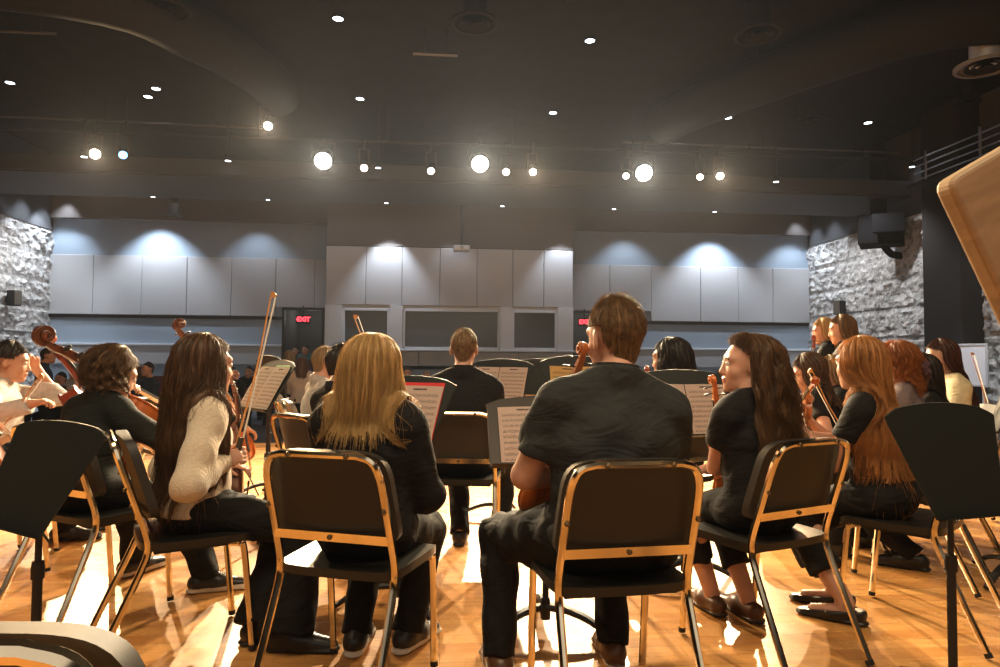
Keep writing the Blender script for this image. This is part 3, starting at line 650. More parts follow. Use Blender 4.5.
# ------------------------------------------------------------------ violin family
m_var_o = pm('orange_varnish', (0.46, 0.13, 0.025), 0.28, noise=0.35, nscale=6, stretch=(6, 1, 1), coat=0.4)
m_var_r = pm('red_brown_varnish', (0.25, 0.042, 0.018), 0.28, noise=0.35, nscale=6, stretch=(6, 1, 1), coat=0.4)
m_var_b = pm('brown_varnish', (0.12, 0.034, 0.013), 0.3, noise=0.3, nscale=6, stretch=(6, 1, 1), coat=0.35)
m_ebony = pm('ebony', (0.02, 0.018, 0.017), 0.32)
m_fboard = pm('worn_ebony', (0.05, 0.048, 0.05), 0.22, spec=0.8)
m_maple = pm('pale_maple', (0.62, 0.45, 0.26), 0.5)
m_string = pm('steel_string', (0.7, 0.68, 0.62), 0.3, metal=1)
def half_outline():
    P = [(0.0, 0.0), (0.10, 0.004), (0.19, 0.03), (0.255, 0.09), (0.288, 0.17), (0.287, 0.25), (0.262, 0.33), (0.238, 0.378), (0.247, 0.405), (0.215, 0.412), (0.180, 0.450), (0.157, 0.52), (0.156, 0.585), (0.176, 0.65), (0.203, 0.684), (0.222, 0.69), (0.212, 0.718), (0.222, 0.77), (0.233, 0.83), (0.220, 0.90), (0.172, 0.962), (0.10, 0.992), (0.045, 1.0)]
    q = catmull([(a, b, 0) for a, b in P], 3); return [(p.x, p.y) for p in q]
HO = half_outline()
def fiddle(name, label, cat, M, L, mat, cello=False, group=None, chin=True, endpin=0.0, headmat=None):
    rt = root(name, label, cat, M, group)
    rib = L * (0.15 if cello else 0.088); arch = L * (0.05 if cello else 0.045)
    out = HO + [(-x, y) for x, y in HO[::-1]][:-1]
    n = len(out); mb = MB(); V = []; Fc = []
    def ringv(k, z):
        V.extend([(x * k * L, (0.48 + (y - 0.48) * k) * L, z) for x, y in out])
    rings = [(0.02, -arch), (0.35, -arch * 0.93), (0.65, -arch * 0.68), (0.86, -arch * 0.28), (1.0, 0), (1.02, 0.002 * L), (1.02, 0.012 * L), (0.975, 0.014 * L), (0.975, rib - 0.014 * L), (1.02, rib - 0.012 * L), (1.02, rib - 0.002 * L), (1.0, rib), (0.86, rib + arch * 0.28), (0.65, rib + arch * 0.68), (0.35, rib + arch * 0.93), (0.02, rib + arch)]
    for k, z in rings: ringv(k, z)
    for i in range(len(rings) - 1):
        for j in range(n): Fc.append((i * n + j, i * n + (j + 1) % n, (i + 1) * n + (j + 1) % n, (i + 1) * n + j))
    Fc += [tuple(range(n))[::-1], tuple((len(rings) - 1) * n + j for j in range(n))]
    body = ob('body', mb.add(V, Fc).mesh('body', mat, True, 55), rt)
    zt = rib + arch
    # sound holes lying on the arch
    for s in (-1, 1):
        fp = [(s * 0.075, 0.50), (s * 0.088, 0.475), (s * 0.098, 0.43), (s * 0.112, 0.385), (s * 0.135, 0.365), (s * 0.15, 0.375)]
        P = catmull([(x * L, y * L, rib + arch * (0.80 - 0.9 * (abs(x) - 0.07) / 0.1)) for x, y in fp], 4)
        w = [0.4 + 0.9 * math.sin(PI * i / (len(P) - 1)) for i in range(len(P))]
        ob('sound_hole', MB().sweep(P, [(-0.012 * L, -0.004 * L), (0.012 * L, -0.004 * L), (0.012 * L, 0.004 * L), (-0.012 * L, 0.004 * L)], up=(0, 0, 1), scale=w).mesh('sound_hole', m_dark), body)
    nk = 0.37 if not cello else 0.37
    y0, y1 = L * 0.93, L * (1 + nk)
    zn0 = rib + 0.0 * L; zf = zt + L * 0.03
    # neck
    ob('neck', MB().sweep(catmull([(0, L * 0.985, rib * 0.55), (0, L * 1.03, rib * 0.85), (0, L * 1.1, rib + 0.018 * L), (0, y1, rib + 0.012 * L)], 5), circ(0.034 * L, 10), up=(0, 0, 1), scale=[(1.1 - 0.25 * min(1, i / 15), 0.75 + 0.9 * max(0, 1 - i / 7)) for i in range(16)]).mesh('neck', mat), rt)
    fb = [(-0.034 * L, 0, -0.012 * L), (0.034 * L, 0, -0.012 * L)]
    P = [(0, L * 0.66, zf + 0.045 * L), (0, L * 1.0, rib + 0.078 * L), (0, y1, rib + 0.036 * L)]
    ob('fingerboard', MB().sweep(P, [(-0.062 * L, -0.01 * L), (0.062 * L, -0.01 * L), (0.05 * L, 0.012 * L), (0, 0.02 * L), (-0.05 * L, 0.012 * L)], up=(0, 0, 1), scale=[1.0, 0.82, 0.6]).mesh('fingerboard', m_fboard), rt)
    # pegbox and scroll: swept band that curls over
    base = Vector((0, y1, rib + 0.01 * L)); H = 0.30 * L
    S = [Vector((0, 0, 0)), Vector((0, 0.09 * L, -0.012 * L)), Vector((0, 0.17 * L, -0.034 * L)), Vector((0, 0.225 * L, -0.042 * L))]
    c = Vector((0, 0.262 * L, -0.002 * L)); r0 = 0.062 * L
    turns = 1.65; K = 26
    for i in range(K + 1):
        t = i / K; a = R(-125) + t * turns * 2 * PI; rr = r0 * (1 - 0.78 * t)
        S.append(c + Vector((0, math.cos(a) * rr, math.sin(a) * rr)))
    S = [base + p for p in S]
    sc_ = []
    for i in range(len(S)):
        if i < 4: sc_.append((1.0 - 0.1 * i, 1.0 - 0.14 * i))
        else: t = (i - 4) / K; sc_.append((0.62 + 0.75 * t, 0.6 * (1 - 0.62 * t)))
    scr = ob('scroll', MB().sweep(S, [(-0.036 * L, -0.03 * L), (0.036 * L, -0.03 * L), (0.036 * L, 0.03 * L), (-0.036 * L, 0.03 * L)], up=None, scale=sc_).mesh('scroll', headmat or mat, True, 50), rt, None, 0.004 * L)
    for i in range(4):
        s = 1 if i % 2 else -1; yy = base.y + (0.05 + 0.045 * i) * L; zz = base.z - (0.0 + 0.007 * i) * L
        pg = MB().cyl((-s * 0.03 * L, 0, 0), (s * 0.085 * L, 0, 0), 0.008 * L, n=8); pg.ball((s * 0.115 * L, 0, 0), (0.032 * L, 0.011 * L, 0.028 * L), 10)
        ob('peg', pg.mesh('peg', m_ebony), rt, Matrix.Translation((0, yy, zz)))
    ob('nut', MB().box((0, y1, rib + 0.042 * L), (0.075 * L, 0.012 * L, 0.02 * L)).mesh('nut', m_ebony, False), rt)
    # bridge, tailpiece, strings
    by = 0.445 * L; bt = zt + 0.092 * L
    ob('bridge', MB().prism([(-0.058 * L, -0.01 * L), (-0.03 * L, 0.0), (0.03 * L, 0), (0.058 * L, -0.01 * L), (0.052 * L, 0.05 * L), (0.06 * L, 0.075 * L), (0, 0.095 * L), (-0.06 * L, 0.075 * L), (-0.052 * L, 0.05 * L)], -0.006 * L, 0.006 * L).mesh('bridge', m_maple, False), rt, Matrix.Translation((0, by, zt)) @ Matrix.Rotation(PI / 2, 4, 'X'))
    ob('tailpiece', MB().sweep([(0, 0.03 * L, zt * 0.9 + 0.02 * L), (0, 0.18 * L, zt + 0.035 * L), (0, 0.31 * L, zt + 0.055 * L)], [(-0.06 * L, -0.01 * L), (0.06 * L, -0.01 * L), (0.04 * L, 0.014 * L), (-0.04 * L, 0.014 * L)], up=(0, 0, 1), scale=[0.5, 0.75, 1]).mesh('tailpiece', m_ebony), rt)
    st = MB()
    for i in range(4):
        a = (i - 1.5) / 1.5
        st.tube([(a * 0.03 * L, 0.31 * L, zt + 0.06 * L), (a * 0.047 * L, by, bt + 0.005 * L - 0.015 * L * a * a), (a * 0.022 * L, y1, rib + 0.054 * L), (a * 0.012 * L, base.y + 0.07 * L, base.z)], 0.0028 * L, 4)
    ob('strings', st.mesh('strings', m_string), rt)
    if chin and not cello:
        ob('chin_rest', MB().ball((-0.13 * L, 0.10 * L, zt + 0.02 * L), (0.13 * L, 0.09 * L, 0.03 * L), 12).mesh('chin_rest', m_ebony), rt)
    if endpin: ob('endpin', MB().cyl((0, 0, rib * 0.5), (0, -endpin, rib * 0.5), 0.006, n=8).cyl((0, 0.005, rib * 0.5), (0, -0.04, rib * 0.5), 0.015, 0.01, n=10).mesh('endpin', m_ebony), rt)
    return rt
def frame(bottom, top, front):
    y = (Vector(top) - Vector(bottom)).normalized(); z = Vector(front); z = (z - y * z.dot(y)).normalized(); x = y.cross(z)
    m_ = Matrix.Identity(4)
    for i, v in enumerate((x, y, z)):
        for j in range(3): m_[j][i] = v[j]
    m_.translation = Vector(bottom); return m_
def violin(label, bottom, top, front, mat=None, L=0.355, **k): return fiddle('violin', label, 'violin', frame(bottom, top, front), L, mat or m_var_o, False, 'violins and violas', **k)
def cello(label, bottom, top, front, mat=None, L=0.74, endpin=0.3, headmat=None): return fiddle('cello', label, 'cello', frame(bottom, top, front), L, mat or m_var_r, True, 'cellos', endpin=endpin, headmat=headmat)
m_stick = pm('bow_stick_wood', (0.47, 0.20, 0.05), 0.35, noise=0.2, nscale=20)
m_bowhair = pm('bow_hair', (0.75, 0.72, 0.65), 0.6)
def bow(label, frog, tip, hairside, L=0.74, dark=False):
    d = (Vector(tip) - Vector(frog)).length
    rt = root('bow', label, 'bow', frame(frog, tip, hairside), 'bows')
    P = catmull([(0, -0.03, 0), (0, 0.1 * d, 0.0), (0, 0.5 * d, 0.010), (0, 0.9 * d, 0.0), (0, d, -0.002)], 5)
    ob('stick', MB().tube(P, 0.0046, 8, scale=[1.0 - 0.35 * i / (len(P) - 1) for i in range(len(P))]).mesh('stick', m_ebony if dark else m_stick), rt)
    ob('hair', MB().sweep([(0, 0.06, 0.023), (0, d - 0.012, 0.022)], [(-0.005, -0.0007), (0.005, -0.0007), (0.005, 0.0007), (-0.005, 0.0007)], up=(0, 0, 1)).mesh('hair', m_bowhair, False), rt)
    ob('frog', MB().box((0, 0.035, 0.013), (0.012, 0.05, 0.022)).mesh('frog', m_ebony, False), rt, None, 0.002)
    ob('tip', MB().prism([(d - 0.022, 0.0), (d + 0.006, -0.002), (d + 0.004, 0.012), (d - 0.010, 0.027), (d - 0.016, 0.024)], -0.0045, 0.0045).mesh('tip', m_ebony if dark else m_stick, False), rt, Matrix(((0, 0, 1, 0), (1, 0, 0, 0), (0, 1, 0, 0), (0, 0, 0, 1))))
    return rt
# ------------------------------------------------------------------ smooth solids from distance fields
def V3(*a): return np.array(a, dtype=np.float32)
def capsule(a, b, ra, rb, k=0.03, sq=None, cut=None, op='u'): return dict(t='c', a=np.float32(a), b=np.float32(b), ra=ra, rb=rb, k=k, sq=sq, cut=cut or [], op=op)
def ellip(c, r, Rm=None, k=0.03, cut=None, op='u'): return dict(t='e', c=np.float32(c), r=np.float32(r), R=None if Rm is None else np.float32(Rm), k=k, cut=cut or [], op=op)
def inflate(p, o, k=None):
    q = dict(p)
    if q['t'] == 'c': q['ra'] = q['ra'] + o; q['rb'] = q['rb'] + o
    else: q['r'] = q['r'] + np.float32(o)
    if k is not None: q['k'] = k
    return q
def prim_d(p, P):
    if p['t'] == 'c':
        a, b = p['a'], p['b']; Q = P - a; ab = b - a
        if p['sq'] is not None:       # flattened cross-section: unit axis n, factor f (<1 flattens along n)
            n, f = p['sq']; n = np.float32(n)
            Q = Q + (Q @ n)[..., None] * n * np.float32(1 / f - 1); ab = ab + (ab @ n) * n * np.float32(1 / f - 1)
        L2 = float(ab @ ab) + 1e-9
        t = np.clip((Q @ ab) / L2, 0, 1)
        W = Q - t[..., None] * ab
        d = np.sqrt((W * W).sum(-1)) - (p['ra'] + t * (p['rb'] - p['ra']))
        if p['sq'] is not None: d = d * np.float32(0.5 + 0.5 * p['sq'][1])
    else:
        Q = P - p['c']
        if p['R'] is not None: Q = Q @ p['R']
        u = Q / p['r']; k0 = np.sqrt((u * u).sum(-1)); w = u / p['r']; k1 = np.sqrt((w * w).sum(-1)) + 1e-6
        d = k0 * (k0 - 1) / k1
    for pt, nn in p['cut']: d = np.maximum(d, (P - np.float32(pt)) @ np.float32(nn))
    return d
def prim_box(p):
    if p['t'] == 'c':
        r = max(p['ra'], p['rb']) + 0.0
        return np.minimum(p['a'], p['b']) - r, np.maximum(p['a'], p['b']) + r
    r = float(max(p['r'])); return p['c'] - r, p['c'] + r
def sdf_points(prims, P):
    D = np.full(P.shape[:-1], 1.0, np.float32)
    for p in prims:
        if p['op'] != 'u': continue
        D = np.minimum(D, prim_d(p, P))
    return D
def axis(lo, hi, h, fine=()):
    c = [lo]; 
    while c[-1] < hi:
        x = c[-1]; s = h
        for a, b, hf in fine:
            if a - hf <= x <= b: s = min(s, hf)
        c.append(x + s)
    return np.float32(c)
def solid(prims, h, fine=None, wrinkle=None, planes=()):
    lo = np.min([prim_box(p)[0] for p in prims if p['op'] == 'u'], 0) - 3 * h; hi = np.max([prim_box(p)[1] for p in prims if p['op'] == 'u'], 0) + 3 * h
    fn = fine or [[], [], []]
    X, Y, Z = (axis(float(lo[i]), float(hi[i]), h, fn[i]) for i in range(3))
    D = np.full((len(X), len(Y), len(Z)), 0.25, np.float32)
    for p in prims:
        a, b = prim_box(p); pad = p['k'] + 2.5 * h
        s = [slice(max(0, int(np.searchsorted(A, a[i] - pad)) - 1), int(np.searchsorted(A, b[i] + pad)) + 1) for i, A in enumerate((X, Y, Z))]
        if any(q.stop <= q.start for q in s): continue
        G = np.stack(np.meshgrid(X[s[0]], Y[s[1]], Z[s[2]], indexing='ij'), -1)
        d = prim_d(p, G); o = D[s[0], s[1], s[2]]; k = p['k']
        if p['op'] == 'u':
            q = np.clip(0.5 + 0.5 * (o - d) / k, 0, 1); D[s[0], s[1], s[2]] = o * (1 - q) + d * q - k * q * (1 - q)
        else:
            d = -d; q = np.clip(0.5 - 0.5 * (o - d) / k, 0, 1); D[s[0], s[1], s[2]] = o * (1 - q) + d * q + k * q * (1 - q)
    if wrinkle is not None or len(planes):
        G = np.stack(np.meshgrid(X, Y, Z, indexing='ij'), -1)
        if wrinkle is not None:
            m_ = np.abs(D) < 0.06; D[m_] += wrinkle(G[m_])
        for pt, nn in planes: D = np.maximum(D, (G - np.float32(pt)) @ np.float32(nn))
    D[0] = D[-1] = 1; D[:, 0] = D[:, -1] = 1; D[:, :, 0] = D[:, :, -1] = 1
    I = D < 0
    c8 = [(a, b, c) for a in (0, 1) for b in (0, 1) for c in (0, 1)]
    nx, ny, nz = D.shape
    S = sum(I[a:nx - 1 + a, b:ny - 1 + b, c:nz - 1 + c].astype(np.int8) for a, b, c in c8)
    cm = (S > 0) & (S < 8); ijk = np.argwhere(cm); ids = np.full(cm.shape, -1, np.int32); ids[cm] = np.arange(len(ijk))
    acc = np.zeros((len(ijk), 3), np.float32); cnt = np.zeros(len(ijk), np.float32)
    val = {c: D[ijk[:, 0] + c[0], ijk[:, 1] + c[1], ijk[:, 2] + c[2]] for c in c8}
    for c in c8:
        for ax in range(3):
            if c[ax]: continue
            e = list(c); e[ax] = 1; e = tuple(e); va, vb = val[c], val[e]; x = (va < 0) != (vb < 0)
            t = np.where(x, va / np.where(x, va - vb, 1), 0)
            q = np.tile(np.float32(c), (len(ijk), 1)); q[:, ax] = t
            acc += q * x[:, None]; cnt += x
    f = acc / cnt[:, None]; P = np.empty_like(f)
    for ax, A in enumerate((X, Y, Z)):
        i = ijk[:, ax]; P[:, ax] = A[i] + f[:, ax] * (A[i + 1] - A[i])
    quads = []
    for ax in range(3):
        sl = [slice(1, -1)] * 3; sl[ax] = slice(0, -1); sl2 = [slice(1, -1)] * 3; sl2[ax] = slice(1, None)
        A, B = I[tuple(sl)], I[tuple(sl2)]
        for flip in (False, True):
            w = np.argwhere(A & ~B if not flip else ~A & B)
            if not len(w): continue
            w = w + 1; w[:, ax] -= 1
            o1, o2 = [(1, 2), (2, 0), (0, 1)][ax]
            def cid(d1, d2):
                q = w.copy(); q[:, o1] -= d1; q[:, o2] -= d2; return ids[q[:, 0], q[:, 1], q[:, 2]]
            Q = np.stack([cid(1, 1), cid(0, 1), cid(0, 0), cid(1, 0)], 1)
            quads.append(Q[:, ::-1] if flip else Q)
    return P, np.concatenate(quads)
def npmesh(name, P, Q, mats, mi=None, uv=None):
    me = bpy.data.meshes.new(name); n = len(Q); kk = Q.shape[1]
    me.vertices.add(len(P)); me.vertices.foreach_set('co', np.ascontiguousarray(P, np.float32).ravel())
    me.loops.add(n * kk); me.loops.foreach_set('vertex_index', np.ascontiguousarray(Q, np.int32).ravel())
    me.polygons.add(n); me.polygons.foreach_set('loop_start', np.arange(0, n * kk, kk, dtype=np.int32))
    for m_ in (mats if isinstance(mats, (list, tuple)) else [mats]): me.materials.append(m_)
    me.update(calc_edges=True)
    me.polygons.foreach_set('use_smooth', np.ones(n, bool))
    if mi is not None: me.polygons.foreach_set('material_index', np.int32(mi))
    if uv is not None:
        l = me.uv_layers.new(name='UVMap'); l.data.foreach_set('uv', np.ascontiguousarray(uv[Q.ravel()], np.float32).ravel())
    me.validate(); return me
# ------------------------------------------------------------------ people
def rx(a): c, s = math.cos(a), math.sin(a); return np.array([[1, 0, 0], [0, c, -s], [0, s, c]], np.float32)
def ry(a): c, s = math.cos(a), math.sin(a); return np.array([[c, 0, s], [0, 1, 0], [-s, 0, c]], np.float32)
def rz(a): c, s = math.cos(a), math.sin(a); return np.array([[c, -s, 0], [s, c, 0], [0, 0, 1]], np.float32)
def unit(v): v = np.float32(v); return v / (np.linalg.norm(v) + 1e-9)
def ik(S, T, l1, l2, pole):
    S, T = np.float32(S), np.float32(T); v = T - S; d = float(np.linalg.norm(v)); u = v / d
    if d > (l1 + l2) * 0.995: d = (l1 + l2) * 0.995; T = S + u * d
    if d < abs(l1 - l2) * 1.05 + 0.05: d = abs(l1 - l2) * 1.05 + 0.05; T = S + u * d
    a = (l1 * l1 - l2 * l2 + d * d) / (2 * d); h = math.sqrt(max(0, l1 * l1 - a * a))
    p = np.float32(pole); p = p - u * float(p @ u); p = unit(p)
    return S + u * a + p * h, T
SKIN = {k: pm('skin_' + k, c, 0.48, spec=0.35, noise=0.06, nscale=25) for k, c in dict(fair=(0.54, 0.295, 0.205), tan=(0.50, 0.26, 0.165), dark=(0.30, 0.155, 0.095)).items()}
LIPS = {k: pm('lips_' + k, c, 0.4) for k, c in dict(fair=(0.45, 0.16, 0.13), tan=(0.36, 0.13, 0.09), dark=(0.2, 0.08, 0.06)).items()}
m_eye = pm('eye_white', (0.75, 0.72, 0.68), 0.2); m_iris = pm('iris_brown', (0.05, 0.03, 0.02), 0.15)
HAIR = dict(blonde=hairmat('hair_blonde', (0.34, 0.185, 0.055), (0.88, 0.60, 0.25)), brown=hairmat('hair_brown', (0.04, 0.020, 0.010), (0.19, 0.095, 0.042)), dark=hairmat('hair_dark', (0.012, 0.009, 0.007), (0.05, 0.032, 0.022)),
            light=hairmat('hair_light_brown', (0.10, 0.05, 0.02), (0.34, 0.18, 0.07)), ginger=hairmat('hair_ginger', (0.26, 0.07, 0.015), (0.60, 0.22, 0.05)), strawberry=hairmat('hair_strawberry', (0.30, 0.11, 0.028), (0.78, 0.38, 0.12)),
            crop=hairmat('hair_cropped_brown', (0.11, 0.055, 0.022), (0.42, 0.245, 0.10), (34, 9)), umber=hairmat('hair_umber', (0.055, 0.027, 0.012), (0.26, 0.13, 0.05)), auburn=hairmat('hair_auburn', (0.04, 0.014, 0.009), (0.15, 0.05, 0.028)), grey=hairmat('hair_grey', (0.16, 0.15, 0.14), (0.42, 0.40, 0.38)), sandy=hairmat('hair_sandy', (0.24, 0.14, 0.06), (0.52, 0.35, 0.18)))
CLOTH = {}
def cloth(name, col, rough=0.85, bump=0.15, bscale=350, sheen=0.0, noise=0.08):
    if name not in CLOTH:
        m = CLOTH[name] = pm('cloth_' + name, col, rough, spec=0.25, noise=noise, nscale=40, bump=bump, bscale=bscale, sheen=sheen)
        N, L = m.node_tree.nodes, m.node_tree.links; b = N['Principled BSDF']; old = b.inputs['Normal'].links[0].from_node
        tc = N.new('ShaderNodeTexCoord'); mp = N.new('ShaderNodeMapping'); mp.inputs['Scale'].default_value = (5, 5, 11); n = N.new('ShaderNodeTexNoise'); n.inputs['Scale'].default_value = 1.0; n.inputs['Detail'].default_value = 2.5; n.inputs['Distortion'].default_value = 1.4
        L.new(tc.outputs['Object'], mp.inputs['Vector']); L.new(mp.outputs['Vector'], n.inputs['Vector'])
        f = N.new('ShaderNodeBump'); f.inputs['Strength'].default_value = 0.36; f.inputs['Distance'].default_value = 0.06; L.new(n.outputs['Fac'], f.inputs['Height']); L.new(f.outputs['Normal'], old.inputs['Normal'])
    return CLOTH[name]
cloth('black', (0.0075, 0.007, 0.007)); cloth('charcoal', (0.026, 0.029, 0.030)); cloth('black_green', (0.009, 0.011, 0.0095)); cloth('trouser', (0.0065, 0.006, 0.006)); cloth('white', (0.46, 0.42, 0.39)); cloth('cream', (0.62, 0.52, 0.33)); cloth('navy', (0.03, 0.045, 0.075)); cloth('teal', (0.05, 0.17, 0.17)); cloth('plum', (0.07, 0.035, 0.045)); cloth('grey', (0.18, 0.18, 0.19)); cloth('denim', (0.07, 0.1, 0.16)); cloth('mauve', (0.16, 0.12, 0.12))
def knit():
    m, N, L, b = _mat('cable_knit')
    b.inputs['Base Color'].default_value = (0.66, 0.56, 0.43, 1); b.inputs['Roughness'].default_value = 0.95; b.inputs['Sheen Weight'].default_value = 0.3
    tc = N.new('ShaderNodeTexCoord'); w = N.new('ShaderNodeTexWave'); w.inputs['Scale'].default_value = 24; w.inputs['Distortion'].default_value = 5; w.inputs['Detail Scale'].default_value = 6; w.bands_direction = 'X'
    L.new(tc.outputs['Object'], w.inputs['Vector']); bp = N.new('ShaderNodeBump'); bp.inputs['Strength'].default_value = 0.5; bp.inputs['Distance'].default_value = 0.006
    L.new(w.outputs['Fac'], bp.inputs['Height']); L.new(bp.outputs['Normal'], b.inputs['Normal']); return m
CLOTH['knit'] = knit()
m_sole = pm('pale_shoe_sole', (0.62, 0.56, 0.48), 0.6); m_solek = pm('dark_shoe_sole', (0.02, 0.018, 0.016), 0.6); m_shoe = pm('black_shoe', (0.016, 0.015, 0.015), 0.38); m_shoeb = pm('brown_shoe', (0.09, 0.04, 0.018), 0.35); m_lace = pm('shoe_lace', (0.6, 0.57, 0.52), 0.8)
def head_prims(O, M, s, ears=True, k=0.018):
    T = lambda x, y, z: O + M @ (np.float32((x, y, z)) * s)
    Rm = M
    L = [ellip(T(0, -0.012, 0.03), np.float32((0.074, 0.094, 0.084)) * s, Rm, k), ellip(T(0, 0.028, -0.03), np.float32((0.061, 0.062, 0.083)) * s, Rm, 0.03),
         ellip(T(0, 0.034, -0.078), np.float32((0.047, 0.05, 0.034)) * s, Rm, 0.025), ellip(T(0, 0.07, -0.101), np.float32((0.019, 0.016, 0.014)) * s, Rm, 0.02),
         ellip(T(-0.036, 0.058, -0.03), np.float32((0.024, 0.022, 0.024)) * s, Rm, 0.02), ellip(T(0.036, 0.058, -0.03), np.float32((0.024, 0.022, 0.024)) * s, Rm, 0.02),
         capsule(T(-0.042, 0.07, 0.03), T(0.042, 0.07, 0.03), 0.013 * s, 0.013 * s, 0.02)]
    for q in (-1, 1): L.append(ellip(T(q * 0.031, 0.098, 0.008), np.float32((0.017, 0.017, 0.012)) * s, Rm, 0.012, op='s'))
    L += [capsule(T(0, 0.082, 0.014), T(0, 0.099, -0.031), 0.007 * s, 0.0112 * s, 0.012), ellip(T(-0.012, 0.089, -0.036), np.float32((0.008, 0.011, 0.007)) * s, Rm, 0.006), ellip(T(0.012, 0.089, -0.036), np.float32((0.008, 0.011, 0.007)) * s, Rm, 0.006),
          ellip(T(0, 0.084, -0.059), np.float32((0.023, 0.013, 0.006)) * s, Rm, 0.006), ellip(T(0, 0.082, -0.071), np.float32((0.020, 0.013, 0.007)) * s, Rm, 0.006)]
    if ears:
        for q in (-1, 1):
            E = M @ rz(q * 0.35) @ rx(-0.15)
            L += [ellip(T(q * 0.077, -0.012, -0.004), np.float32((0.009, 0.020, 0.032)) * s, E, 0.008), ellip(T(q * 0.086, -0.002, 0.0), np.float32((0.007, 0.010, 0.018)) * s, E, 0.006, op='s')]
    return L
def hand_prims(W, f, n, side, curl, s=1.0, spread=1.0):
    """W wrist, f along the hand, n out of the back of the hand, side = direction of the thumb across the palm"""
    f = unit(f); n = np.float32(n); n = unit(n - f * float(n @ f)); a = np.cross(f, n); a = unit(a)
    if float(a @ np.float32(side)) < 0: a = -a
    Rm = np.stack([a, f, n], 1)
    L = [ellip(W + f * 0.05 * s, np.float32((0.041, 0.052, 0.0155)) * s, Rm, 0.012), capsule(W - f * 0.02, W + f * 0.02 * s, 0.026 * s, 0.027 * s, 0.02, sq=(n, 0.72))]
    for i, (off, ln) in enumerate(((0.029, 0.072), (0.010, 0.080), (-0.010, 0.074), (-0.029, 0.058))):
        b = W + (f * 0.088 + a * off - n * 0.002) * s; c = curl * (1 + 0.08 * i)
        d1 = f * math.cos(c * 0.8) - n * math.sin(c * 0.8) + a * off * spread * 1.2; d2 = f * math.cos(c * 1.75) - n * math.sin(c * 1.75); d3 = f * math.cos(c * 2.4) - n * math.sin(c * 2.4)
        p1 = b + unit(d1) * ln * 0.45 * s; p2 = p1 + unit(d2) * ln * 0.32 * s; p3 = p2 + unit(d3) * ln * 0.23 * s
        L += [capsule(b, p1, 0.0092 * s, 0.0085 * s, 0.004), capsule(p1, p2, 0.0085 * s, 0.0078 * s, 0.004), capsule(p2, p3, 0.0078 * s, 0.0066 * s, 0.004)]
    b = W + (f * 0.025 + a * 0.026 - n * 0.004) * s; d1 = unit(f * 0.75 + a * 0.65 - n * 0.35); p1 = b + d1 * 0.045 * s; d2 = unit(f * 0.9 + a * 0.2 - n * (0.3 + 0.5 * curl)); p2 = p1 + d2 * 0.034 * s
    L += [capsule(b, p1, 0.0135 * s, 0.0105 * s, 0.008), capsule(p1, p2, 0.0105 * s, 0.0082 * s, 0.004)]
    return L
